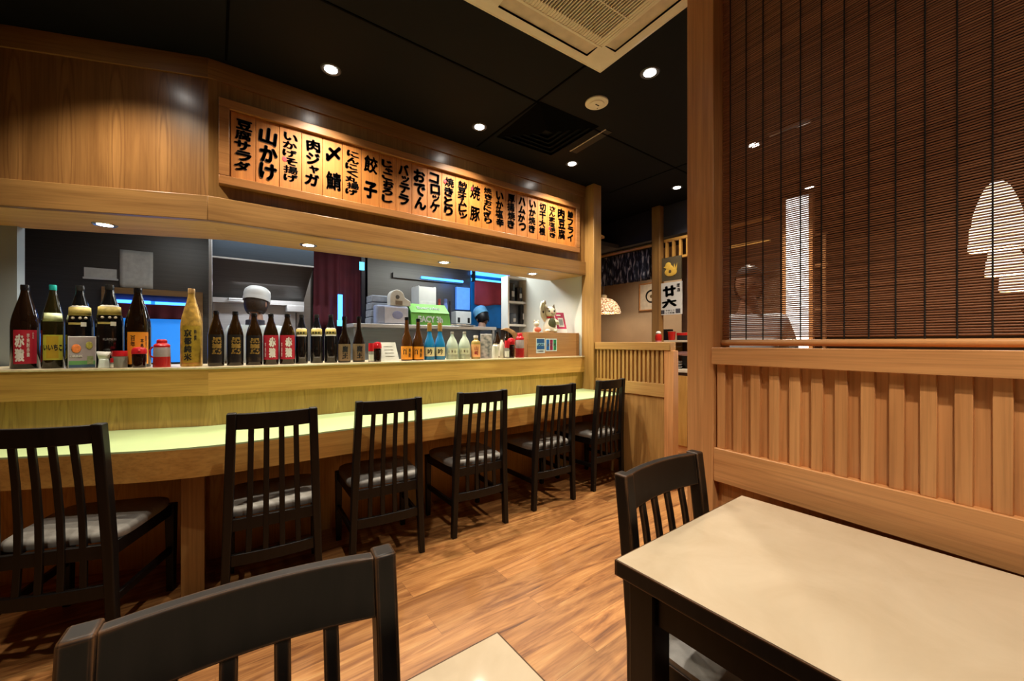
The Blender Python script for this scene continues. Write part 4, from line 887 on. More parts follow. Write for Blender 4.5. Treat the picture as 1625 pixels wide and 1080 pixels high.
black_tagged(174, 452, 47, 'big black bottle with yellow neck tag behind the white napkin holder')
t = make_bottle('sake_bottle', 'big dark bottle with orange label beside the red dispenser', 219, 457, 43, 'magnum', B_BROWN, B_BLACK, lab=(O_LAB, 0.04, 0.44, 0.85, [('百年', 0.72, -0.45, 0.22, 0.36, ink, 0.02), ('本格焼酎', 0.5, 0.35, 0.14, 0.62, ink, 0.02), ('鹿児島', 0.6, 0.72, 0.1, 0.6, ink, 0.0)]), group=GBT, off=0.13)
t = make_bottle('sake_bottle', 'tall gold wrapped bottle with black brush lettering', 304, 458, 36, 'magnum', gold_label_mat(), plain('gold_cap', (0.5, 0.30, 0.12), 0.4, metal=0.3), group=GBT, lab=(plain('gold_label', (0.40, 0.27, 0.03), 0.4, metal=0.3, var=0.2, scale=50), 0.05, 0.52, 0.9, [('京都純米', 0.48, -0.38, 0.40, 0.86, ink, 0.045), ('特撰', 0.75, 0.35, 0.14, 0.3, ink, 0.02)]))
H_, R_ = t['H'], t['R']; MB().lathe([(R_*1.012, 0.04*H_), (R_*1.012, 0.19*H_)], 18, a0=-PI/2 - 0.95, a1=-PI/2 + 0.95, cap=False).build('base_band', plain('copper_band', (0.45, 0.17, 0.05), 0.4, metal=0.3, var=0.2), t)
first = None
KL = [('黒霧島', 0.60, 0.08, 0.5, 0.62, G_INK, 0.04)]
for i, (px, py, lb) in enumerate(((343, 493, 'brown bottle with gold lettered black label right of the gold bottle'), (373.5, 494, 'brown bottle with gold lettered black label, middle of three in front of the cook'), (403.5, 497, 'brown bottle with gold lettered black label left of the red labelled pair'))):
    t = make_bottle('shochu_bottle', lb, px, py, 26.8, 'stout', B_AMBER, B_BLACK, lab=(K_LAB, 0.06, 0.57, 1.25, KL), group=GBT, off=0.10)
    lo = [c for c in t.children if c.name.startswith('label')][0]; H_, R_ = t['H'], t['R']
    MB().lathe([(R_*1.016, 0.09*H_), (R_*1.016, 0.15*H_)], 14, a0=-PI/2 - 0.95, a1=-PI/2 + 0.95, cap=False).build('gold_band', plain('gold_crest', (0.30, 0.18, 0.04), 0.4, metal=0.5, var=0.5, scale=120), lo)
for px, py, lb in ((430, 497.5, 'brown bottle with red white lettered label, left one of the pair'), (456, 498, 'brown bottle with red white lettered label, right one of the pair')):
    make_bottle('shochu_bottle', lb, px, py, 24.8, 'stout', B_AMBER, B_BLACK, lab=(R_LAB, 0.10, 0.575, 1.2, [('赤猿', 0.5, 0.15, 0.38, 0.88, W_INK, 0.06), ('芋焼酎', 0.4, -0.62, 0.08, 0.6, W_INK, 0.02)]), group=GBT, off=0.10)
for px, lb in ((478.5, 'left of three black bottles with white and yellow neck tags'), (502.5, 'middle of three black bottles with white and yellow neck tags'), (525, 'right of three black bottles with white and yellow neck tags')):
    black_tagged(px, 499, 20.5, lb, False)
for px, lb in ((546.5, 'slim dark bottle with kraft label, beside the black tagged bottles'), (569.5, 'slim dark bottle with kraft label, left of the red capped shaker')):
    make_bottle('shochu_bottle', lb, px, 502, 20, 'slim', B_BROWN, B_BLACK, lab=(KR_LAB, 0.04, 0.40, 1.3, [('魔王', 0.5, 0.1, 0.36, 0.8, ink, 0.05)]), group=GBT, off=0.10)
for px, lb in ((645.5, 'slim amber bottle with orange label, left one by the white menu cards'), (663.5, 'slim amber bottle with orange label, right one beside the blue bottles')):
    make_bottle('shochu_bottle', lb, px, 503 if px < 650 else 505.5, 18.5, 'slim', plain('warm_amber', (0.06, 0.022, 0.005), 0.07, coat=0.2), B_BLACK, lab=(O_LAB, 0.03, 0.33, 1.3, [('百', 0.6, -0.25, 0.3, 0.5, ink, 0.03), ('焼酎', 0.5, 0.4, 0.16, 0.7, ink, 0.02)]), group=GBT, off=0.10)
for px, lb in ((681.5, 'bright blue bottle with cream label, left one'), (698, 'bright blue bottle with cream label, right one')):
    t = make_bottle('sake_bottle', lb, px, 512, 17, 'slim', B_BLUE, plain('gold_foil', (0.42, 0.24, 0.06), 0.35, metal=0.4), lab=(C_LAB, 0.10, 0.34, 1.2, [('吟', 0.5, 0.1, 0.4, 0.75, ink, 0.03)]), group=GBT, off=0.10)
    H_, R_ = t['H'], t['R']; MB().lathe([(R_*0.43, 0.77*H_), (R_*0.41, 0.94*H_)], 14, cap=False).build('foil_neck', MATS['gold_foil'], t)
for px, lb in ((717.5, 'frosted pale green bell shaped bottle, left one'), (737, 'frosted pale green bell shaped bottle, right one')):
    make_bottle('sake_bottle', lb, px, 526, 19.5, 'bell', B_FROST, plain('pale_grey_cap', (0.35, 0.33, 0.27), 0.4), lab=(plain('pale_label', (0.62, 0.66, 0.45), 0.6), 0.18, 0.40, 1.0, [('八', 0.5, -0.5, 0.14, 0.5, KR_LAB, 0.03), ('海', 0.5, 0.0, 0.14, 0.5, KR_LAB, 0.03), ('山', 0.5, 0.5, 0.14, 0.5, KR_LAB, 0.03)]), group=GBT, off=0.10)
make_bottle('whisky_bottle', 'small square shouldered bottle with orange label left of the grey poster card', 755, 532, 15, 'square', plain('pale_whisky', (0.34, 0.24, 0.06), 0.15, coat=0.4), plain('cork_white', (0.6, 0.55, 0.5), 0.5), lab=(plain('peach_label', (0.80, 0.40, 0.16), 0.5), 0.08, 0.62, 1.3, [('山崎', 0.5, 0.1, 0.3, 0.7, R_LAB, 0.02)]), group=GBT, off=0.08)
for px, lb in ((789, 'brown bottle with white label behind the small white bottles, left one'), (804, 'brown bottle with white label behind the red capped pots, right one')):
    make_bottle('sake_bottle', lb, px, 526, 14, 'stout', B_AMBER, B_BLACK, lab=(W_LAB, 0.06, 0.52, 1.3, [('酒', 0.6, 0.0, 0.3, 0.35, ink, 0.02)]), group=GBT, off=0.16)
GC = 'condiment pots on the bar ledge'
def place(name, label, cat, px, off, group=None):
    p, k = mpp(px, off); t = thing(name, label, cat, (p.x, p.y, LZ), face(p) + PI/2, group); return t, k/math.sqrt(1 + ((px - 812.5)/FPX)**2)*1.0, k
SOY = plain('soy_sauce', (0.012, 0.004, 0.003), 0.08, coat=0.5); CLEAR = plain('clear_glass', (0.55, 0.52, 0.46), 0.1, trans=0.55)
def soy_pot(px, py, w, label, body=SOY):
    t, k, kv = place('soy_pot', label, 'sauce pot', px, 0.045, GC); r = w*k/2; h = (579 - py)*kv
    MB().lathe([(r*0.86, 0), (r*0.92, 0.004), (r*0.98, h*0.62), (r*0.9, h*0.66)], 20).build('body', body, t)
    MB().lathe([(r*1.0, h*0.655), (r*1.05, h*0.67), (r*1.0, h*0.86), (r*0.8, h*0.95), (0.0001, h)], 20).build('lid', RCAP, t)
    MB().tube([(0, -r*0.8, h*0.82), (0, -r*1.1, h*0.84), (0, -r*1.25, h*0.80)], r*0.16, 8).build('spout', RCAP, t)
soy_pot(221, 546, 25, 'dark soy sauce pot with red lid in front of the orange labelled big bottle')
soy_pot(599, 547, 13, 'dark soy sauce pot with red lid left of the white menu cards')
soy_pot(811, 547, 12, 'dark soy sauce pot with red lid near the wooden counter box')
def shaker(px, py, w, label, glass=CLEAR, base=579):
    t, k, kv = place('shaker', label, 'shaker', px, 0.02, GC); r = w*k/2; h = (base - py)*kv
    MB().lathe([(r, 0), (r, h*0.5), (r*0.9, h*0.6)], 16).build('glass', glass, t); MB().lathe([(r*0.98, h*0.58), (r, h*0.62), (r*0.92, h), (0.0001, h)], 16).build('cap', RCAP, t)
    MB().lathe([(r*1.02, h*0.08), (r*1.02, h*0.4)], 10, a0=-PI/2 - 1, a1=-PI/2 + 1, cap=False).build('label', W_LAB, t)
shaker(179, 563, 9, 'small red capped shaker right of the napkin holder')
shaker(589, 549, 9, 'slim red capped shaker left of the soy pot in the middle of the ledge')
shaker(804.5, 551, 8, 'small red capped shaker near the right end of the ledge')
t, k, kv = place('spice_jar', 'wide glass spice jar with red lid behind the small shaker', 'jar', 190, 0.042, GC); r = 13*k; h = (579 - 552)*kv
MB().lathe([(r*0.95, 0), (r, 0.006), (r, h*0.68)], 20).build('glass', CLEAR, t); MB().lathe([(r*0.9, 0.004), (r*0.9, h*0.45)], 18).build('spice', plain('chilli_flakes', (0.25, 0.09, 0.03), 0.8, var=0.4, scale=200), t); MB().lathe([(r*1.02, h*0.68), (r*1.04, h*0.72), (r*1.0, h), (0.0001, h)], 20).build('lid', RCAP, t)
def red_dispenser(px, py, w, label):
    t, k, kv = place('sauce_dispenser', label, 'dispenser', px, 0.06, GC); r = w*k/2; h = (580 - py)*kv
    MB().lathe([(r, 0), (r*1.02, 0.004), (r*0.98, h*0.38)], 22).build('red_sauce', plain('red_sauce', (0.38, 0.02, 0.02), 0.2), t)
    MB().lathe([(r*0.98, h*0.38), (r*0.95, h*0.70), (r*0.9, h*0.72)], 22).build('clear_body', plain('grey_clear', (0.30, 0.25, 0.24), 0.15, coat=0.3), t)
    MB().lathe([(r*0.92, h*0.72), (r*0.95, h*0.78), (r*0.85, h*0.82), (r*0.6, h*0.86), (r*0.6, h*0.96), (r*0.45, h), (0.0001, h)], 22).build('lid', RCAP, t)
    MB().tube([(-r*0.95, 0, h*0.35), (-r*1.25, 0, h*0.42), (-r*1.3, 0, h*0.62), (-r*1.0, 0, h*0.74)], r*0.10, 8).build('handle', RCAP, t)
red_dispenser(257, 536, 29, 'red and clear sauce dispenser left of the gold bottle')
red_dispenser(825, 541, 14, 'red and clear sauce dispenser at the foot of the wooden counter box')
t, k, kv = place('napkin_holder', 'white napkin holder in front of the black tagged big bottle', 'napkin holder', 165, 0.03); a = 10*k; h = (579 - 553)*kv
MB().hexa([(-a, -0.02, 0), (a, -0.02, 0), (a, 0.02, 0), (-a, 0.02, 0)], [(-a*0.8, -0.016, h*0.55), (a*0.8, -0.016, h*0.55), (a*0.8, 0.016, h*0.55), (-a*0.8, 0.016, h*0.55)]).build('holder', plain('frosted_white', (0.60, 0.66, 0.62), 0.35), t, bev=0.004)
m = MB()
for i in range(4): y = -0.009 + 0.006*i; m.add([(-a*0.8, y, h*0.5), (a*0.8, y, h*0.5), (a*1.15, y + 0.006*(i - 1.5), h*1.0), (-a*1.2, y + 0.006*(i - 1.5), h*(0.97 + 0.02*i))], [(0, 1, 2, 3)])
solid(m.build('napkins', plain('napkin_white', (0.78, 0.78, 0.74), 0.9), t), 0.001)
# table-top cards
def art(name, seed):
    m_, nt, b = new_mat(name); tc = N(nt, 'ShaderNodeTexCoord'); n1 = N(nt, 'ShaderNodeTexNoise', i_Scale=28.0, i_Detail=1.0); mp = N(nt, 'ShaderNodeMapping'); mp.inputs['Location'].default_value = (seed, 0, 0)
    L(nt, tc.outputs['Object'], mp.inputs['Vector']); L(nt, mp.outputs['Vector'], n1.inputs['Vector'])
    r = ramp(nt, [(0.35, (0.16, 0.17, 0.18)), (0.5, (0.40, 0.37, 0.36)), (0.65, (0.55, 0.50, 0.5))]); L(nt, n1.outputs['Fac'], r.inputs['Fac']); L(nt, r.outputs['Color'], b.inputs['Base Color']); b.inputs['Roughness'].default_value = 0.3
    return m_
t, k, kv = place('poster_card', 'framed poster card with a picture of a glowing drink glass, standing by the big bottles', 'card', 130.5, 0.035); a = 22.5*k; h = (581 - 530)*kv
MB().box(-a, 0, 0, a, 0.012, h).build('frame', plain('acrylic_white', (0.66, 0.66, 0.68), 0.2), t, bev=0.001)
MB().box(-a*0.94, -0.0015, h*0.03, a*0.94, 0, h*0.97).build('picture', plain('poster_grey', (0.34, 0.29, 0.30), 0.35, var=0.2, scale=12), t, smooth=False)
MB().box(-a*0.94, -0.003, h*0.12, a*0.94, -0.0015, h*0.24).build('green_band', plain('poster_green', (0.12, 0.30, 0.10), 0.4), t, smooth=False); MB().box(-a*0.94, -0.003, h*0.03, a*0.94, -0.0015, h*0.12).build('blue_band', plain('poster_blue', (0.05, 0.10, 0.16), 0.4), t, smooth=False)
MB().ell((-a*0.42, -0.003, h*0.62), (a*0.34, 0.002, h*0.14), 18, 6).build('glass_picture', plain('poster_orange', (0.75, 0.22, 0.06), 0.4, var=0.3, scale=90), t)
MB().ell((a*0.5, -0.003, h*0.72), (a*0.26, 0.002, h*0.12), 14, 6).build('leaf_picture', plain('poster_olive', (0.42, 0.38, 0.08), 0.4, var=0.4, scale=90), t)
MB().box(a*0.35, -0.004, h*0.13, a*0.8, -0.0015, h*0.38).build('jar_picture', plain('poster_jar', (0.25, 0.30, 0.14), 0.4, var=0.3, scale=90), t, smooth=False)
MB().text('DRINK', (-a*0.4, -0.0035, h*0.39), (1, 0, 0), (0, 0, 1), a*0.9, h*0.07, 0.05).build('lettering', W_INK, t, smooth=False)
t, k, kv = place('poster_card', 'small grey picture card standing between the whisky and the white labelled bottles', 'card', 771.5, 0.035); a = 9*k; h = (576 - 537)*kv
MB().box(-a, 0, 0, a, 0.012, h).build('frame', MATS['acrylic_white'], t, bev=0.001); MB().box(-a*0.93, -0.002, h*0.03, a*0.93, 0, h*0.97).build('picture', art('card_art', 3.0), t, smooth=False)
t, k, kv = place('menu_cards', 'fan of white menu cards leaning back in the middle of the ledge', 'menu cards', 622, 0.06); a = 12*k; h = (578 - 548)*kv
m = MB()
for i in range(3): x = -0.012*i; m.hexa([(-a + x, 0.012*i, 0), (a + x, 0.012*i, 0), (a + x, 0.012*i + 0.003, 0), (-a + x, 0.012*i + 0.003, 0)], [(-a + x - 0.03, 0.04 + 0.012*i, h), (a + x - 0.03, 0.04 + 0.012*i, h), (a + x - 0.03, 0.043 + 0.012*i, h), (-a + x - 0.03, 0.043 + 0.012*i, h)])
m.build('cards', plain('card_white', (0.66, 0.70, 0.64), 0.5), t, smooth=False)
m = MB()
for j in range(4): zz = h*(0.25 + 0.17*j); m.box(-a*0.7 - 0.03*zz/h, 0.04*zz/h - 0.0012, zz, a*0.5 - 0.03*zz/h, 0.04*zz/h + 0.0012, zz + 0.003)
m.build('printed_lines', plain('grey_print', (0.3, 0.33, 0.3), 0.6), t, smooth=False)
for px, lb in ((786, 'squat white ceramic bottle at the front of the ledge, left one'), (796.5, 'slim white ceramic bottle at the front of the ledge, right one')):
    t, k, kv = place('ceramic_bottle', lb, 'bottle', px, 0.055, GC); r = (5.4 if px < 790 else 3.8)*k; h = (576 - (552 if px < 790 else 546))*kv
    MB().lathe([(r*0.9, 0), (r, 0.004), (r*0.95, h*0.45), (r*0.98, h*0.5), (r*0.9, h*0.8), (r*0.5, h*0.88), (r*0.45, h*0.97)], 18).build('body', plain('white_ceramic', (0.70, 0.68, 0.56), 0.3), t); MB().lathe([(r*0.5, h*0.96), (r*0.5, h), (0.0001, h)], 12).build('stopper', KR_LAB, t)
# wooden box at the right end of the ledge with its curved cheek, cards, cat, stand
x0 = on_y(838, 545, 2.86).x; zt = on_y(880, 527.5, 2.86).z; h = zt - LZ
t = thing('wooden_counter_box', 'wooden box at the right end of the ledge with payment stickers on its front', 'box', (x0, 2.86, LZ)); W = 3.005 - x0
kx = wood('box_wood', (0.36, 0.185, 0.07), (0.46, 0.25, 0.10), 'X')
MB().box(0.0, 0, 0, W, 0.014, h).build('front_board', kx, t, bev=0.003); MB().box(0.0, 0.014, h - 0.014, W, 0.24, h).build('top_board', kx, t, smooth=False); MB().box(0.0, 0.014, 0, 0.014, 0.24, h - 0.014).build('side_board', kx, t, smooth=False)
cw = thing('curved_wooden_panel', 'curved tan wooden panel leaning at the left end of the counter box', 'panel', (on_y(800, 520, 3.12).x, 3.12, LZ))
pts = [(0.235*math.sin(a_), 0.28*math.cos(a_)) for a_ in [PI*0.5*k/12 for k in range(13)]]; inn = [(x*0.92 - 0.03, z*0.90) for x, z in pts]
m = MB(); out = [(p[0] + 0.02, p[1]) for p in pts] + [(p[0] - 0.035, max(0, p[1] - 0.02)) for p in pts[::-1]]
m.extrude(out, lambda p, y: (p[0], y, p[1]), 0, 0.02).build('panel', wood('tan_wood', (0.50, 0.30, 0.12), (0.62, 0.40, 0.18), 'Z'), cw, bev=0.003)
m = MB(); m.extrude([(p[0] - 0.035, max(0, p[1] - 0.02)) for p in pts] + [(-0.035, 0.0)], lambda p, y: (p[0], y, p[1]), 0.006, 0.014).build('dark_infill', plain('dark_board', (0.02, 0.012, 0.01), 0.6), cw, smooth=False)
def sticker(px0, px1, py0, py1, cells, label):
    a0, a1, z0, z1 = rect(px0, py0, px1, py1, 2.857)
    t = thing('payment_sticker', label, 'sticker', ((a0 + a1)/2, 2.8585, z0), 0, 'payment stickers'); a = (a1 - a0)/2; h = z1 - z0
    MB().box(-a, 0, 0, a, 0.0012, h).build('backing', plain('sticker_white', (0.6, 0.72, 0.72), 0.4), t, bev=0.0005); return t, a, h
t, a, h = sticker(851, 865, 536.5, 560, 1, 'white edged blue card sticker on the wooden counter box')
MB().box(-a*0.85, -0.0008, h*0.26, a*0.85, 0, h*0.95).build('blue_field', plain('card_blue', (0.01, 0.09, 0.28), 0.4), t, smooth=False); MB().box(-a*0.85, -0.0014, h*0.5, a*0.85, -0.0008, h*0.68).build('pale_band', plain('card_pale', (0.25, 0.5, 0.7), 0.4), t, smooth=False)
MB().text('AM', (0, -0.002, h*0.58), (1, 0, 0), (0, 0, 1), a*1.3, h*0.13, 0.04).build('lettering', MATS['card_blue'], t, smooth=False)
MB().text('CARDS', (0, -0.001, h*0.13), (1, 0, 0), (0, 0, 1), a*1.3, h*0.10, 0.04).build('lettering', MATS['card_blue'], t, smooth=False)
t, a, h = sticker(866, 884, 537, 557, 3, 'white sticker with blue, maroon and green stripes on the wooden counter box')
for i, (nm, cc, ch) in enumerate((('stripe_blue', (0.01, 0.12, 0.42), 'J'), ('stripe_maroon', (0.25, 0.01, 0.06), 'C'), ('stripe_green', (0.01, 0.22, 0.08), 'B'))):
    xx = -a*0.62 + a*0.62*i; s_ = MB().box(xx - a*0.25, -0.0008, h*0.08, xx + a*0.25, 0, h*0.92).build(nm, plain(nm, cc, 0.4), t, smooth=False)
    MB().text(ch, (xx, -0.0014, h*0.5), (1, 0, 0), (0, 0, 1), a*0.34, h*0.22, 0.05).build('lettering', W_INK, s_, smooth=False)
# beckoning cat
p = on_y(872, 528, 2.95); k = (p.x*CY + p.y*SY)/FPX; hc = (528 - 479)*k
t = thing('beckoning_cat', 'white beckoning cat figurine with a dark green bib and one paw raised', 'figurine', (p.x, 2.95, zt), -0.35)
cat = plain('cat_ceramic', (0.72, 0.68, 0.55), 0.3, var=0.04); U = hc
m = MB().lathe([(0.20*U, 0), (0.235*U, 0.05*U), (0.22*U, 0.2*U), (0.175*U, 0.40*U), (0.13*U, 0.5*U), (0.0001, 0.52*U)], 22)
m.ell((0, -0.02*U, 0.66*U), (0.21*U, 0.19*U, 0.185*U), 20, 14)
for s in (-1, 1): m.ell((s*0.12*U, -0.15*U, 0.06*U), (0.09*U, 0.12*U, 0.06*U), 12, 8)
m.tube([(-0.12*U, 0, 0.40*U), (-0.24*U, -0.04*U, 0.55*U), (-0.27*U, -0.05*U, 0.80*U), (-0.25*U, -0.08*U, 0.95*U), (-0.20*U, -0.13*U, 0.97*U)], [0.085*U, 0.085*U, 0.08*U, 0.085*U, 0.07*U], 12)
m.tube([(0.14*U, -0.02*U, 0.42*U), (0.22*U, -0.10*U, 0.34*U), (0.20*U, -0.18*U, 0.30*U)], [0.07*U, 0.06*U, 0.06*U], 10)
for s in (-1, 1): m.add([(s*0.05*U, -0.06*U, 0.80*U), (s*0.19*U, -0.04*U, 0.76*U), (s*0.12*U, 0.04*U, 0.79*U), (s*0.15*U, -0.02*U, 0.93*U)], [(0, 1, 3), (1, 2, 3), (2, 0, 3), (2, 1, 0)])
m.build('body', cat, t, ang=60)
MB().lathe([(0.0001, 0.47*U), (0.16*U, 0.47*U), (0.16*U, 0.51*U), (0.0001, 0.51*U)], 20).build('collar', RCAP, t)
m = MB(); m.ell((0.02*U, -0.165*U, 0.28*U), (0.13*U, 0.07*U, 0.20*U), 16, 10).build('bib', plain('bib_green', (0.06, 0.065, 0.02), 0.6, var=0.3, scale=90), t)
m = MB()
for s in (-1, 1): m.ell((s*0.085*U, -0.195*U, 0.69*U), (0.026*U, 0.016*U, 0.034*U), 10, 8)
m.build('eyes', black, t); MB().ell((0, -0.215*U, 0.63*U), (0.018*U, 0.012*U, 0.013*U), 8, 6).build('nose', RCAP, t)
MB().ell((-0.27*U, -0.13*U, 0.66*U), (0.03*U, 0.012*U, 0.045*U), 10, 6).build('paw_mark', black, t)
p2 = on_y(851, 528, 2.93)
t = thing('small_figurine', 'small white and coral figurine beside the beckoning cat', 'figurine', (p2.x, 2.93, zt), -0.3); s_ = 0.06
MB().lathe([(0.5*s_, 0), (0.55*s_, 0.3*s_), (0.35*s_, 0.9*s_), (0.0001, 1.0*s_)], 14).ell((0, -0.005, 1.35*s_), (0.45*s_, 0.4*s_, 0.42*s_), 14, 10).ell((-0.3*s_, 0, 1.78*s_), (0.14*s_, 0.1*s_, 0.22*s_), 8, 6).ell((0.3*s_, 0, 1.78*s_), (0.14*s_, 0.1*s_, 0.22*s_), 8, 6).build('body', cat, t)
MB().ell((0.1*s_, -0.4*s_, 0.45*s_), (0.6*s_, 0.25*s_, 0.42*s_), 12, 8).build('cushion', plain('coral_cloth', (0.65, 0.16, 0.10), 0.6), t)
p3 = on_y(893, 528, 2.93); k3 = (p3.x*CY + p3.y*SY)/FPX; a = 0.052; hh = (528 - 496)*k3*1.02
t = thing('payment_stand', 'crimson payment stand tilted back on the wooden counter box', 'stand', (p3.x, 2.93, zt), -0.3)
def tilt(z): return 0.05*z/hh
def slab(x0, x1, z0, z1, d0, d1): 
    sk = lambda z: -0.02*z/hh
    return MB().hexa([(x0 + sk(z0), tilt(z0) - d0, z0), (x1 + sk(z0), tilt(z0) - d0, z0), (x1 + sk(z0), tilt(z0) - d1, z0), (x0 + sk(z0), tilt(z0) - d1, z0)], [(x0 + sk(z1), tilt(z1) - d0, z1), (x1 + sk(z1), tilt(z1) - d0, z1), (x1 + sk(z1), tilt(z1) - d1, z1), (x0 + sk(z1), tilt(z1) - d1, z1)])
slab(-a, a, hh*0.2, hh, 0.004, -0.002).build('crimson_board', plain('crimson', (0.50, 0.02, 0.10), 0.35), t, smooth=False); slab(-a, a, 0, hh*0.2, 0.004, -0.002).build('white_foot', white, t, smooth=False)
slab(-a*0.55, a*0.6, hh*0.30, hh*0.74, 0.006, 0.004).build('white_square', white, t, smooth=False); slab(-a*0.38, a*0.42, hh*0.37, hh*0.67, 0.0075, 0.006).build('grey_square', plain('grey_square', (0.3, 0.33, 0.34), 0.5), t, smooth=False)
slab(-a*0.7, a*0.2, hh*0.84, hh*0.9, 0.006, 0.004).build('white_mark', white, t, smooth=False)
MB().box(-a, 0.0, 0, a, 0.055, 0.006).build('base', black, t, smooth=False)
p4 = on_y(882, 528, 2.97); t = thing('black_dish', 'small black dish between the cat and the crimson stand', 'dish', (p4.x + 0.01, 3.02, zt)); MB().lathe([(0.03, 0), (0.045, 0.03), (0.042, 0.03), (0.028, 0.004), (0.0001, 0.004)], 18, cap=False).build('bowl', blk, t); MB().lathe([(0.044, 0.03), (0.047, 0.032), (0.044, 0.034)], 18, cap=False).build('rim', blk, t)
# ------------------------------------------------------------------ hall beyond the bar: noren, picture, wicker lamp, sign cabinet
HX = 4.18
def noren_mat():
    m_, nt, b = new_mat('noren_cloth'); tc = N(nt, 'ShaderNodeTexCoord'); mp = N(nt, 'ShaderNodeMapping'); mp.inputs['Scale'].default_value = (1, 34, 9); L(nt, tc.outputs['Object'], mp.inputs['Vector'])
    n1 = N(nt, 'ShaderNodeTexNoise', i_Scale=1.0, i_Detail=2.0, i_Distortion=0.5); L(nt, mp.outputs['Vector'], n1.inputs['Vector'])
    r = ramp(nt, [(0.47, (0.010, 0.012, 0.03)), (0.56, (0.08, 0.09, 0.15)), (0.66, (0.5, 0.5, 0.58))]); L(nt, n1.outputs['Fac'], r.inputs['Fac']); L(nt, r.outputs['Color'], b.inputs['Base Color']); b.inputs['Roughness'].default_value = 0.9
    return m_
nr = thing('noren', 'dark blue noren with pale flecks hanging on a wooden rod across the hall opening', 'noren', (HX, 0, 0))
vs = []; n, k = 60, 6; ya, yb = 2.76, 3.68
for j in range(k + 1):
    for i in range(n + 1):
        u = i/n; vs.append((0.016*math.sin(u*9*2*PI)*(0.4 + 0.6*(1 - j/k)), ya + (yb - ya)*u, 1.985 + (2.36 - 1.985)*j/k))
solid(MB().add(vs, [(j*(n+1) + i, j*(n+1) + i + 1, (j+1)*(n+1) + i + 1, (j+1)*(n+1) + i) for j in range(k) for i in range(n)]).build('cloth', noren_mat(), nr, ang=80))
MB().tube([(-0.03, 2.74, 2.385), (-0.03, 3.76, 2.385)], 0.02, 10).build('rod', oak_y, nr)
struct(MB().box(4.12, 2.655, 0, 4.2, 2.76, CEIL).build('trim_8', sof_z, bev=0.003))
struct(MB().box(4.12, 3.68, 0, 4.2, 3.78, 2.46).build('trim_9', sof_z, bev=0.003))
p = on_x(1034, 470, 6.04)
pf = thing('framed_picture', 'square framed picture of a black brush ring on the beige hall wall', 'picture', (6.04, p.y, p.z), -PI/2)
a = 0.24
MB().box(-a, -0.02, -a, a, 0, -a + 0.018).box(-a, -0.02, a - 0.018, a, 0, a).box(-a, -0.02, -a + 0.018, -a + 0.018, 0, a - 0.018).box(a - 0.018, -0.02, -a + 0.018, a, 0, a - 0.018).build('frame', red_x, pf, smooth=False)
MB().box(-a + 0.018, -0.008, -a + 0.018, a - 0.018, -0.002, a - 0.018).build('paper', plain('picture_paper', (0.72, 0.64, 0.52), 0.8), pf, smooth=False)
m = MB(); ro, ri = 0.115, 0.085
for k in range(28):
    a0, a1 = 2*PI*k/28, 2*PI*(k + 1)/28; w0 = 1 + 0.1*math.sin(a0); w1 = 1 + 0.1*math.sin(a1)
    m.add([(ro*w0*math.cos(a0), -0.009, ro*math.sin(a0)), (ro*w1*math.cos(a1), -0.009, ro*math.sin(a1)), (ri*math.cos(a1), -0.009, ri*math.sin(a1)), (ri*math.cos(a0), -0.009, ri*math.sin(a0))], [(0, 1, 2, 3)])
m.build('brush_ring', ink, pf, smooth=False)
MB().ell((0.0, -0.009, 0.0), (0.03, 0.001, 0.03), 14, 6).build('brush_mark', KR_LAB, pf)
def wicker_mat(name, s):
    m_, nt, b = new_mat(name); tc = N(nt, 'ShaderNodeTexCoord'); v = N(nt, 'ShaderNodeTexVoronoi', feature='DISTANCE_TO_EDGE', i_Scale=24.0); L(nt, tc.outputs['Object'], v.inputs['Vector'])
    r = ramp(nt, [(0.06, (0.30, 0.10, 0.035)), (0.14, (1.0, 0.78, 0.5))]); L(nt, v.outputs['Distance'], r.inputs['Fac']); L(nt, r.outputs['Color'], b.inputs['Base Color']); L(nt, r.outputs['Color'], b.inputs['Emission Color']); b.inputs['Emission Strength'].default_value = s
    return m_
p = on_x(958, 497, 5.3)
wl = thing('wicker_pendant_lamp', 'glowing wicker dome pendant lamp hanging in the hall under the noren', 'lamp', (5.3, p.y, p.z))
pr = [(0.285, 0.0), (0.282, 0.03), (0.26, 0.10), (0.215, 0.175), (0.14, 0.235), (0.05, 0.262)]
solid(MB().lathe(pr, 32, cap=False).build('wicker_shade', wicker_mat('wicker', 0.6), wl), 0.006)
MB().lathe([(0.05, 0.255), (0.055, 0.30), (0.03, 0.315), (0.0001, 0.315)], 16).build('cap', plain('lamp_cap', (0.5, 0.4, 0.25), 0.5), wl)
MB().tube([(0, 0, 0.31), (0, 0, CEIL - p.z)], 0.005, 6).build('cable', black, wl)
MB().ell((0, 0, 0.14), (0.05, 0.05, 0.065), 14, 10).build('bulb', plain('warm_bulb', (1, 0.9, 0.7), 0.4, emit=(1, 0.8, 0.5), estr=6), wl)
add_spot((5.15, 3.35, CEIL - 0.03), 90, 150, 0.6, (1.0, 0.82, 0.6), 0.05)  # added spot without a fitting, brightens the beige hall wall
add_point((5.3, p.y, p.z + 0.02), 8, (1, 0.78, 0.5), 0.08)
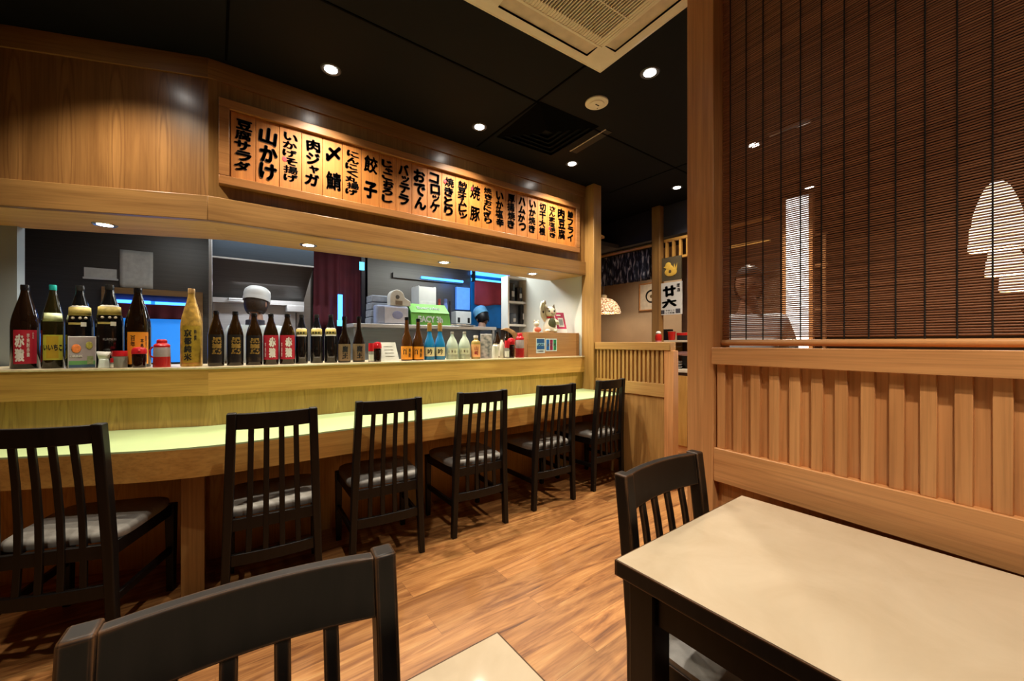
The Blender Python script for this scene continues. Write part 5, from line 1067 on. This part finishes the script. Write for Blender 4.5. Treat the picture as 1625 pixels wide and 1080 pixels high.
# cabinet under the sign
cbn = thing('hall_cabinet', 'oak cabinet with open shelves below the black lettered white sign', 'cabinet', (4.2, 0, 0))
cy0, cy1 = 1.55, 2.652
MB().box(0, cy0, 0.07, 0.40, 2.36, 0.86).build('door', oak_z, cbn, bev=0.003); MB().box(0, 2.367, 0.07, 0.40, cy1, 0.86).build('door', oak_z, cbn, bev=0.003)
MB().box(0.01, cy0, 0, 0.40, cy1, 0.07).build('plinth', red_y, cbn, smooth=False)
MB().box(-0.015, cy0, 0.895, 0.40, cy1, 0.93).build('worktop', plain('pale_worktop', (0.62, 0.56, 0.46), 0.4), cbn, bev=0.003)
MB().box(0.0, cy0, 0.86, 0.40, cy1, 0.895).build('dark_strip', plain('dark_strip', (0.05, 0.025, 0.012), 0.5), cbn, smooth=False)
MB().box(0.0, cy0, 1.235, 0.40, cy1, 1.258).build('shelf', plain('shelf_edge', (0.55, 0.47, 0.36), 0.5), cbn, bev=0.002)
MB().box(0.38, cy0, 0.93, 0.40, cy1, 2.46).build('back_board', plain('dark_brown_board', (0.10, 0.05, 0.025), 0.6), cbn, smooth=False)
MB().box(0.0, cy0, 2.19, 0.04, cy1, 2.215).build('transom_rail', oak_y, cbn, smooth=False); MB().box(0.0, cy0, 2.40, 0.04, cy1, 2.43).build('transom_rail', oak_y, cbn, smooth=False)
for i in range(9): y = cy1 - 0.03 - 0.085*i; MB().box(0.005, y - 0.014, 2.215, 0.035, y + 0.014, 2.40).build('transom_bar', oak_z, cbn, smooth=False)
MB().box(0.0, cy1 - 0.012, 0.93, 0.38, cy1, 1.235).build('side_board', oak_z, cbn, smooth=False)
def on_cab(px0, py0, px1, py1, X):
    a = on_x(px0, (py0 + py1)/2, X); b = on_x(px1, (py0 + py1)/2, X); m_ = (px0 + px1)/2
    return b.y, a.y, on_x(m_, py1, X).z, on_x(m_, py0, X).z
y0, y1, z0, z1 = on_cab(1047.5, 448, 1083, 499, 4.17)
sgn = thing('calligraphy_sign', 'white sign board with large black brush characters above the hall cabinet', 'sign', (4.15, (y0 + y1)/2, z0), -PI/2); a = (y1 - y0)/2; h = z1 - z0
MB().box(-a, 0, 0, a, 0.02, h).build('board', plain('sign_paper', (0.70, 0.71, 0.72), 0.6, var=0.03), sgn, smooth=False)
m = MB(); m.text('廿', (-a*0.06, -0.001, h*0.73), (1, 0, 0), (0, 0, 1), a*1.2, h*0.34, 0.07, rot=0.06).text('六', (-a*0.08, -0.001, h*0.36), (1, 0, 0), (0, 0, 1), a*1.35, h*0.27, 0.075, rot=0.08).build('lettering', ink, sgn, smooth=False)
MB().text('居', (a*0.72, -0.001, h*0.88), (1, 0, 0), (0, 0, 1), a*0.3, h*0.11, 0.02).text('酒', (a*0.74, -0.001, h*0.74), (1, 0, 0), (0, 0, 1), a*0.3, h*0.11, 0.02).build('small_lettering', ink, sgn, smooth=False)
MB().box(-a*0.92, -0.001, h*0.03, -a*0.5, 0, h*0.15).box(a*0.5, -0.001, h*0.03, a*0.9, 0, h*0.17).build('seal_marks', plain('sign_grey', (0.06, 0.06, 0.08), 0.6, var=0.6, scale=60), sgn, smooth=False)
MB().text('やきとり', (0, -0.001, h*0.13), (1, 0, 0), (0, 0, 1), a*0.8, h*0.05, 0.02).text('とり料理', (0, -0.001, h*0.055), (1, 0, 0), (0, 0, 1), a*0.8, h*0.05, 0.02).build('small_lettering', ink, sgn, smooth=False)
y0, y1, z0, z1 = on_cab(1049, 408, 1083, 445, 4.19)
dk = thing('gold_bird_plaque', 'dark olive plaque with a small golden bird emblem above the white sign', 'plaque', (4.165, (y0 + y1)/2, z0), -PI/2); a = (y1 - y0)/2; h = z1 - z0
MB().box(-a, 0, 0, a, 0.016, h).build('board', plain('olive_board', (0.085, 0.065, 0.035), 0.6), dk, smooth=False)
gold = plain('gold_emblem', (0.75, 0.48, 0.08), 0.4)
m = MB(); m.ell((a*0.05, -0.003, h*0.36), (a*0.58, 0.004, h*0.19), 20, 8).ell((-a*0.18, -0.003, h*0.62), (a*0.30, 0.004, h*0.17), 18, 8).ell((-a*0.05, -0.003, h*0.50), (a*0.35, 0.004, h*0.16), 18, 8)
m.add([(-a*0.42, -0.004, h*0.66), (-a*0.62, -0.004, h*0.58), (-a*0.40, -0.004, h*0.54)], [(0, 1, 2)]).add([(a*0.45, -0.004, h*0.45), (a*0.66, -0.004, h*0.72), (a*0.60, -0.004, h*0.36)], [(0, 1, 2)]).add([(a*0.3, -0.004, h*0.5), (a*0.40, -0.004, h*0.70), (a*0.52, -0.004, h*0.44)], [(0, 1, 2)])
m.build('bird_emblem', gold, dk); MB().ell((0.0, -0.006, h*0.38), (a*0.14, 0.003, h*0.08), 12, 6).build('dark_mark', plain('olive_mark', (0.12, 0.07, 0.02), 0.6), dk)
# things on the cabinet shelves
redp = plain('red_lacquer', (0.50, 0.015, 0.012), 0.25); blk2 = plain('black_bag', (0.012, 0.012, 0.014), 0.5)
def cab(px, py, X, base, nm, label, cat):
    p = on_x(px, py, X); t = thing(nm, label, cat, (X, p.y, base), -PI/2, None); return t, p.z - base, X/ray(px, py).x
t, h, k = cab(1056, 523, 4.32, 1.258, 'black_tin', 'black tin at the left of the top cabinet shelf', 'tin'); MB().box(-0.06, 0, 0, 0.05, 0.08, h).build('body', blk2, t, bev=0.006); MB().box(-0.062, -0.002, h*0.8, 0.052, 0.082, h + 0.006).build('lid', blk, t, bev=0.003)
t, h, k = cab(1066, 526, 4.24, 1.258, 'red_cup', 'tall red glass on the top cabinet shelf', 'cup'); MB().lathe([(0.03, 0), (0.035, 0.01), (0.045, h)], 16).build('cup', redp, t); MB().lathe([(0.045, h), (0.048, h + 0.004), (0.043, h + 0.004)], 16, cap=False).build('rim', white, t)
t, h, k = cab(1080, 527, 4.30, 1.258, 'red_box', 'wide red and black box at the right of the top cabinet shelf', 'box'); MB().box(-0.045, 0, 0, 0.10, 0.08, h*0.7).build('body', blk2, t, smooth=False); MB().box(-0.05, -0.004, h*0.6, 0.105, 0.084, h*0.95).build('lid', redp, t, bev=0.004)
t, h, k = cab(1058, 576, 4.30, 0.93, 'dark_jar', 'dark jar at the left of the lower cabinet shelf', 'jar'); MB().lathe([(0.05, 0), (0.055, 0.02), (0.05, 0.09)], 16).build('body', plain('dark_green_jar', (0.05, 0.06, 0.03), 0.3), t); MB().lathe([(0.052, 0.09), (0.052, 0.11), (0.0001, 0.11)], 16).build('lid', blk, t)
t, h, k = cab(1072, 572, 4.28, 0.93, 'glass_bowl_stack', 'stack of clear glass bowls on the lower cabinet shelf', 'bowls')
for i in range(3): MB().lathe([(0.05, 0.03*i), (0.075, 0.03*i + 0.02), (0.078, 0.03*i + 0.028), (0.0001, 0.03*i + 0.02)], 18).build('bowl', plain('smoky_glass', (0.25, 0.26, 0.27), 0.1, coat=0.4), t)
t, h, k = cab(1080, 558, 4.29, 0.93, 'pink_cloth', 'folded pink cloth on the upright tray of the lower cabinet shelf', 'cloth'); MB().box(-0.04, 0.09, 0, 0.12, 0.18, 0.15).build('basket', plain('dark_basket', (0.03, 0.03, 0.03), 0.7), t, smooth=False); MB().ell((0.04, 0.06, 0.175), (0.13, 0.09, 0.028), 18, 8).build('cloth', plain('pink_cloth', (0.62, 0.36, 0.36), 0.8), t)
t, h, k = cab(1071, 549, 4.47, 0.93, 'white_platter', 'white oval platter propped high on the lower cabinet shelf', 'platter'); MB().lathe([(0.0001, 0.24), (0.06, 0.245), (0.085, 0.262), (0.055, 0.25), (0.0001, 0.248)], 22, cap=False).build('platter', white, t); MB().lathe([(0.05, 0), (0.03, 0.02), (0.03, 0.24)], 12).build('stand', blk, t)
p = on_x(1045, 560, 3.7); t = thing('red_flag_doll', 'red and pale doll standing behind the slatted end screen', 'figurine', (3.95, on_x(1045, 560, 3.95).y, 0.93))
z_ = on_x(1045, 525, 3.95).z - 0.93
st_ = thing('doll_stand', 'small oak stand carrying the red doll beside the cabinet', 'stand', (3.95, t.location.y, 0)); MB().box(-0.08, -0.06, 0.90, 0.08, 0.06, 0.93).build('top', oak_x, st_, smooth=False); MB().box(-0.02, -0.02, 0, 0.02, 0.02, 0.90).build('column', oak_z, st_, smooth=False)
MB().lathe([(0.032, 0), (0.036, 0.05), (0.03, z_*0.55), (0.034, z_*0.75), (0.0001, z_*0.76)], 16).build('robe', plain('pale_pink', (0.55, 0.20, 0.18), 0.6), t); MB().lathe([(0.03, z_*0.74), (0.038, z_*0.80), (0.034, z_*0.90), (0.0001, z_*0.93)], 16).build('hood', redp, t); MB().ell((0, 0, z_*0.95), (0.028, 0.028, z_*0.05), 12, 8).build('white_tuft', white, t)
sb_ = thing('wall_bracket_shelf', 'tiny wooden bracket sticking out right of the tall bar end post', 'bracket', (XR + 0.115, 2.75, on_x(948, 377, 3.2).z)); MB().prism([(0, -0.05), (0.11, -0.02), (0.11, 0.04), (0, 0.06)], -0.012, 0.012).build('board', oak_x, sb_, bev=0.002); MB().box(0, 0.0, -0.05, 0.02, 0.02, -0.012).build('support', oak_z, sb_, smooth=False)

# ------------------------------------------------------------------ booth behind the blind: beehive lamps, lit panel
def paper_mat():
    m_, nt, b = new_mat('lit_paper'); tc = N(nt, 'ShaderNodeTexCoord'); sp = N(nt, 'ShaderNodeTexWave', bands_direction='Z', i_Scale=11.0, i_Distortion=1.0); L(nt, tc.outputs['Object'], sp.inputs['Vector'])
    r = ramp(nt, [(0.2, (0.95, 0.78, 0.5)), (0.6, (1.0, 0.96, 0.9))]); L(nt, sp.outputs['Fac'], r.inputs['Fac']); L(nt, r.outputs['Color'], b.inputs['Base Color']); L(nt, r.outputs['Color'], b.inputs['Emission Color']); b.inputs['Emission Strength'].default_value = 1.5
    return m_
pm = paper_mat()
def beehive(px, pyt, pyb, X, label):
    p = on_x(px, pyb, X); h = on_x(px, pyt, X).z - p.z
    t = thing('beehive_lamp', label, 'lamp', (X, p.y, p.z), 0, 'beehive lamps behind the blind'); r = h*0.29
    MB().lathe([(r, 0), (r*1.0, h*0.12), (r*0.96, h*0.13), (r*0.95, h*0.35), (r*0.88, h*0.36), (r*0.83, h*0.55), (r*0.68, h*0.72), (r*0.57, h*0.82), (r*0.42, h*0.94), (r*0.25, h)], 24, cap=False).build('shade', pm, t); MB().lathe([(r*0.22, h*0.99), (r*0.2, h*1.04), (0.0001, h*1.05)], 14).build('cap', black, t); MB().tube([(0, 0, h*1.04), (0, 0, CEIL - p.z)], 0.004, 6).build('cable', black, t)
    add_point((X, p.y, p.z + h*0.25), 6, (1, 0.78, 0.52), 0.1); return t
beehive(1582, 290, 396, 3.42, 'largest glowing beehive lamp behind the blind at the right')
beehive(1593, 368, 436, 4.75, 'middle glowing beehive lamp behind the blind, below the largest one')
beehive(1612, 400, 461, 6.1, 'smallest glowing beehive lamp behind the blind at the right frame edge')
y0, y1, z0, z1 = on_cab(1246, 312, 1282, 520, 4.2)
lp = thing('lit_panel', 'tall bright white light panel seen through the blind', 'light panel', (4.22, (y0 + y1)/2, 0), -PI/2); a = (y1 - y0)/2
MB().box(-a, 0, 0.6, a, 0.03, z1).build('glowing_face', plain('panel_glow', (1, 1, 1), 0.5, emit=(1.0, 0.98, 0.95), estr=1.5, var=0.04, scale=2), lp, smooth=False)
MB().box(-a - 0.03, 0.0, 0, a + 0.03, 0.05, 0.6).build('foot', red_z, lp, smooth=False); MB().box(-a - 0.03, 0.0, 0.6, -a, 0.05, z1 + 0.02).box(a, 0.0, 0.6, a + 0.03, 0.05, z1 + 0.02).build('frame', red_z, lp, smooth=False)
lt = thing('lattice_screen', 'dim wooden lattice screen behind the left side of the blind', 'screen', (5.4, 2.05, 0), -PI/2)
for i in range(9): x = -0.6 + 0.15*i; MB().box(x - 0.015, 0, 0.0, x + 0.015, 0.03, 2.45).build('lattice_bar', red_z, lt, smooth=False)
for z in (0.4, 1.1, 1.6, 2.1, 2.45): MB().box(-0.62, 0.03, z - 0.015, 0.62, 0.05, z + 0.015).build('lattice_rail', red_x, lt, smooth=False)
ceiling_spot(3.47, 1.39, 'spotlight behind the upper left of the blind', 210, group='spotlights behind the blind')
ceiling_spot(4.87, 1.43, 'small spotlight behind the blind beside the white light panel', 40, group='spotlights behind the blind')

a_, b_ = on_z(1221, 216, CEIL), on_z(1287, 193, CEIL); mid_ = (a_ + b_)/2; ln_ = (b_ - a_).length
s2 = thing('slot_diffuser', 'thin bright edged slot in the ceiling seen through the upper left of the blind', 'diffuser', (mid_.x, mid_.y, CEIL), math.atan2(-(b_.x - a_.x), b_.y - a_.y))
MB().box(-0.004, -ln_/2, -0.004, 0.004, ln_/2, 0).build('metal_edge', MATS['brushed_edge'], s2, smooth=False); MB().box(0.01, -ln_/2, -0.003, 0.07, ln_/2, 0).build('slot', black, s2, smooth=False)

# ------------------------------------------------------------------ people
def skin_mesh(pts, edges, rad, root=0, sub=1):
    me = bpy.data.meshes.new('body'); me.from_pydata([Vector(p) for p in pts], edges, []); o = bpy.data.objects.new('body', me); COL.objects.link(o)
    md = o.modifiers.new('skin', 'SKIN'); md.use_smooth_shade = True
    for i, r in enumerate(rad): me.skin_vertices[0].data[i].radius = (r, r) if not isinstance(r, tuple) else r
    me.skin_vertices[0].data[root].use_root = True
    s = o.modifiers.new('sub', 'SUBSURF'); s.levels = sub; s.render_levels = sub
    bpy.context.view_layer.update(); ev = bpy.data.meshes.new_from_object(o.evaluated_get(bpy.context.evaluated_depsgraph_get()))
    vs = [v.co.copy() for v in ev.vertices]; fs = [tuple(p.vertices) for p in ev.polygons]
    bpy.data.objects.remove(o); bpy.data.meshes.remove(me); bpy.data.meshes.remove(ev); return vs, fs
def person(label, loc, rz, shirt, trousers, skinm, hairm, hat=None, arms='down', head_tilt=(0, 0, 0), scale=1.0, bend=0.0, collar=None):
    t = thing('person', label, 'person', loc, rz); t.scale = (scale, scale, scale)
    def B(p):      # forward bend above the hips (front is -y)
        x, y, z = p
        if z <= 0.92: return Vector(p)
        a = bend*min(1, (z - 0.92)/0.3); d = z - 0.92; return Vector((x, y*math.cos(a) - d*math.sin(a), 0.92 + d*math.cos(a) + y*math.sin(a)*0))
    if arms == 'down': elb, wri = (0.235, 0.03, 1.10), (0.245, -0.06, 0.87)
    else: elb, wri = (0.235, -0.05, 1.10), (0.17, -0.30, 1.03)
    J = {'pel': (0, 0, 0.95), 'wai': (0, 0, 1.08), 'che': (0, 0.005, 1.28), 'nkb': (0, 0.01, 1.43), 'nek': (0, 0.0, 1.50), 'hed': (0, -0.01, 1.56)}
    for s, n in ((-1, 'l'), (1, 'r')):
        J['sh' + n] = (s*0.175, 0.01, 1.375); J['el' + n] = (s*elb[0], elb[1], elb[2]); J['wr' + n] = (s*wri[0], wri[1], wri[2])
        J['hi' + n] = (s*0.095, 0, 0.88); J['kn' + n] = (s*0.105, -0.015, 0.49); J['an' + n] = (s*0.105, 0.02, 0.09); J['to' + n] = (s*0.115, -0.14, 0.035)
    E = [('pel', 'wai'), ('wai', 'che'), ('che', 'nkb'), ('nkb', 'nek'), ('nek', 'hed')]
    for n in 'lr': E += [('che', 'sh' + n), ('sh' + n, 'el' + n), ('el' + n, 'wr' + n), ('pel', 'hi' + n), ('hi' + n, 'kn' + n), ('kn' + n, 'an' + n), ('an' + n, 'to' + n)]
    RD = {'pel': (0.13, 0.10), 'wai': (0.125, 0.09), 'che': (0.145, 0.105), 'nkb': 0.075, 'nek': 0.055, 'hed': 0.055, 'sh': 0.062, 'el': 0.042, 'wr': 0.029, 'hi': 0.085, 'kn': 0.056, 'an': 0.038, 'to': 0.03}
    def sk(names, edges, grow):
        rr = []
        for n in names:
            r = RD.get(n, RD.get(n[:2])); rr.append((r[0] + grow, r[1] + grow) if isinstance(r, tuple) else r + grow)
        return skin_mesh([B(J[n]) for n in names], [(names.index(a), names.index(b)) for a, b in edges], rr, 0)
    names = list(J); vs, fs = sk(names, E, 0.0); m = MB().add(vs, fs)
    hc = B((0, -0.015, 1.625)); rot = Matrix.Rotation(head_tilt[2], 3, 'Z') @ Matrix.Rotation(head_tilt[1], 3, 'Y') @ Matrix.Rotation(bend*0.6 + head_tilt[0], 3, 'X')
    def HP(p): return hc + rot @ Vector(p)
    hv = []; hf = []; n, k = 20, 14
    for j in range(k + 1):
        th = PI*j/k
        for i in range(n):
            a = 2*PI*i/n; x, y, z = math.sin(th)*math.cos(a), math.sin(th)*math.sin(a), -math.cos(th)
            sx = 0.077*(1 - 0.28*max(0, -z)**1.5); sy = 0.097*(1 - 0.22*max(0, -z)*(1 if y > 0 else 0.25)); q = Vector((x*sx, y*sy, z*0.118))
            if abs(x) < 0.25 and y < -0.8 and -0.45 < z < 0.05: q.y -= 0.018*(1 - abs(x)/0.25)
            hv.append(HP(q))
    for j in range(k):
        for i in range(n): hf.append((j*n + i, j*n + (i+1) % n, (j+1)*n + (i+1) % n, (j+1)*n + i))
    m.add(hv, hf)
    for s in (-1, 1): m.ell(HP((s*0.078, 0.012, -0.01)), (0.011, 0.02, 0.032), 10, 8)
    m.ell(HP((0, -0.100, -0.022)), (0.013, 0.017, 0.02), 10, 8)
    for s in (-1, 1):      # hands: palm, four unequal fingers, thumb from the side of the palm
        w_, e_ = B((s*wri[0], wri[1], wri[2])), B((s*elb[0], elb[1], elb[2])); d = (w_ - e_).normalized(); sd = Vector((0, -1, 0)) if abs(d.z) > 0.7 else Vector((-s, 0, 0)); sd = (sd - d*sd.dot(d)).normalized(); nn = d.cross(sd)
        pc = w_ + d*0.05
        vsq = []; m.add([pc + d*a_*0.055 + sd*b_*0.042 + nn*c_*0.016 for a_, b_, c_ in ((-1, -0.6, -1), (-1, 0.6, -1), (1, 1, -0.8), (1, -1, -0.8), (-1, -0.6, 1), (-1, 0.6, 1), (1, 1, 0.8), (1, -1, 0.8))], [(0, 1, 2, 3), (7, 6, 5, 4), (0, 4, 5, 1), (1, 5, 6, 2), (2, 6, 7, 3), (3, 7, 4, 0)])
        for i, ln in enumerate((0.062, 0.072, 0.078, 0.07)):
            r0 = pc + d*0.045 + sd*(-0.031 + 0.0207*i); m.tube([r0, r0 + d*ln*0.55 - nn*0.004*s, r0 + d*ln*0.85 - nn*0.018*s, r0 + d*ln*0.95 - nn*0.03*s], [0.0095, 0.009, 0.0082, 0.006], 8)
        r0 = pc - d*0.02 + sd*0.03; m.tube([r0, r0 + sd*0.025 + d*0.02, r0 + sd*0.032 + d*0.05 - nn*0.01*s], [0.0115, 0.010, 0.007], 8)
    m.build('body', skinm, t, ang=60)
    m = MB()
    for s in (-1, 1): m.ell(HP((s*0.031, -0.086, 0.005)), (0.013, 0.010, 0.009), 10, 8)
    m.build('eyes', plain('eye_dark', (0.03, 0.02, 0.02), 0.2), t); m = MB().ell(HP((0, -0.086, -0.062)), (0.026, 0.010, 0.007), 12, 6).build('mouth', plain('lip', (0.30, 0.10, 0.08), 0.5), t)
    # hair: shell over the skull, open in front
    hv = []; hf = []; idx = {}
    for j in range(k + 1):
        th = PI*j/k
        for i in range(n):
            a = 2*PI*i/n; x, y, z = math.sin(th)*math.cos(a), math.sin(th)*math.sin(a), -math.cos(th); hv.append(HP((x*(0.088 + 0.008*max(0, -z)), y*0.108 + 0.006, z*0.126 + 0.004)))
    for j in range(k):
        for i in range(n):
            a = 2*PI*(i + 0.5)/n; z = -math.cos(PI*(j + 0.5)/k); y = math.sin(PI*(j + 0.5)/k)*math.sin(a)
            if z > 0.42 or (y > -0.2 and z > -0.78): hf.append((j*n + i, j*n + (i+1) % n, (j+1)*n + (i+1) % n, (j+1)*n + i))
    if hairm: solid(MB().add(hv, hf).build('hair', hairm, t, ang=80), 0.006)
    if hat:
        prf = [(0.094, 0.028), (0.098, 0.05), (0.100, 0.085), (0.094, 0.115), (0.07, 0.14), (0.03, 0.15), (0.0001, 0.152)]; mm = MB().lathe(prf, 24, cap=False); mm.v = [tuple(HP((x, y*1.16 + 0.004, z))) for x, y, z in mm.v]; ho = solid(mm.build('cap', hat, t, ang=70), 0.004)
        mm = MB().lathe([(0.097, 0.018), (0.101, 0.02), (0.101, 0.05), (0.097, 0.05)], 24, cap=False); mm.v = [tuple(HP((x, y*1.16 + 0.004, z))) for x, y, z in mm.v]; mm.build('cap_band', hat, ho)
    sn = ['wai', 'pel', 'che', 'nkb', 'shl', 'shr', 'ell', 'elr']; v2, f2 = sk(sn, [('pel', 'wai'), ('wai', 'che'), ('che', 'nkb'), ('che', 'shl'), ('che', 'shr'), ('shl', 'ell'), ('shr', 'elr')], 0.014); MB().add(v2, f2).build('shirt', shirt, t, ang=60)
    tn = ['pel', 'hil', 'hir', 'knl', 'knr', 'anl', 'anr']; v2, f2 = sk(tn, [('pel', 'hil'), ('pel', 'hir'), ('hil', 'knl'), ('hir', 'knr'), ('knl', 'anl'), ('knr', 'anr')], 0.012); MB().add(v2, f2).build('trousers', trousers, t, ang=60)
    for s in (-1, 1): MB().ell((s*0.112, -0.055, 0.045), (0.05, 0.135, 0.044), 14, 8).build('shoe', blk, t)
    if collar: MB().lathe([(0.072, 1.435), (0.07, 1.475), (0.062, 1.48)], 20, cap=False).build('collar', collar, t)
    return t
skin_m = plain('skin_tone', (0.42, 0.23, 0.15), 0.5, var=0.06, sub=0.1); skin_d = plain('skin_tone_dark', (0.30, 0.15, 0.09), 0.45, var=0.06); hair_b = plain('brown_hair', (0.035, 0.018, 0.010), 0.5, var=0.4, scale=80); hair_k = plain('black_hair', (0.008, 0.006, 0.006), 0.45, var=0.3, scale=80)
shirt_w = plain('pale_work_shirt', (0.55, 0.62, 0.64), 0.8, var=0.08); trs = plain('dark_trousers', (0.02, 0.02, 0.025), 0.8); shirt_k = plain('black_work_shirt', (0.015, 0.015, 0.02), 0.8)
p = on_y(405, 452, 3.9)
person('person in a white cap and pale work shirt, back turned, at the stove', (p.x, p.y, 0), PI - 0.25, shirt_w, trs, skin_m, hair_b, white, 'front', (0.18, 0.0, -0.25), p.z/1.78, 0.06, plain('dark_collar', (0.03, 0.03, 0.05), 0.8))
p = on_y(772, 489, 4.32)
person('person in a blue cap bending over in the kitchen below the red curtain', (p.x - 0.06, p.y + 0.03, 0), PI*0.80, shirt_k, trs, skin_m, hair_k, plain('blue_cap', (0.16, 0.42, 0.62), 0.7), 'down', (0.25, 0.35, 0.3), p.z/1.70, 0.28)
def stripe_mat():
    m_, nt, b = new_mat('striped_white_cloth'); tc = N(nt, 'ShaderNodeTexCoord'); wv = N(nt, 'ShaderNodeTexWave', bands_direction='Z', i_Scale=9.0); L(nt, tc.outputs['Object'], wv.inputs['Vector'])
    r = ramp(nt, [(0.12, (0.35, 0.42, 0.50)), (0.3, (0.78, 0.78, 0.80))]); L(nt, wv.outputs['Fac'], r.inputs['Fac']); L(nt, r.outputs['Color'], b.inputs['Base Color']); b.inputs['Roughness'].default_value = 0.8
    return m_
p = on_x(1188, 452, 2.75)
person('person in a white striped shirt standing behind the lower left of the blind', (2.75, p.y, 0), -1.2, stripe_mat(), trs, skin_d, hair_k, None, 'down', (0.1, 0, 0), 0.985)
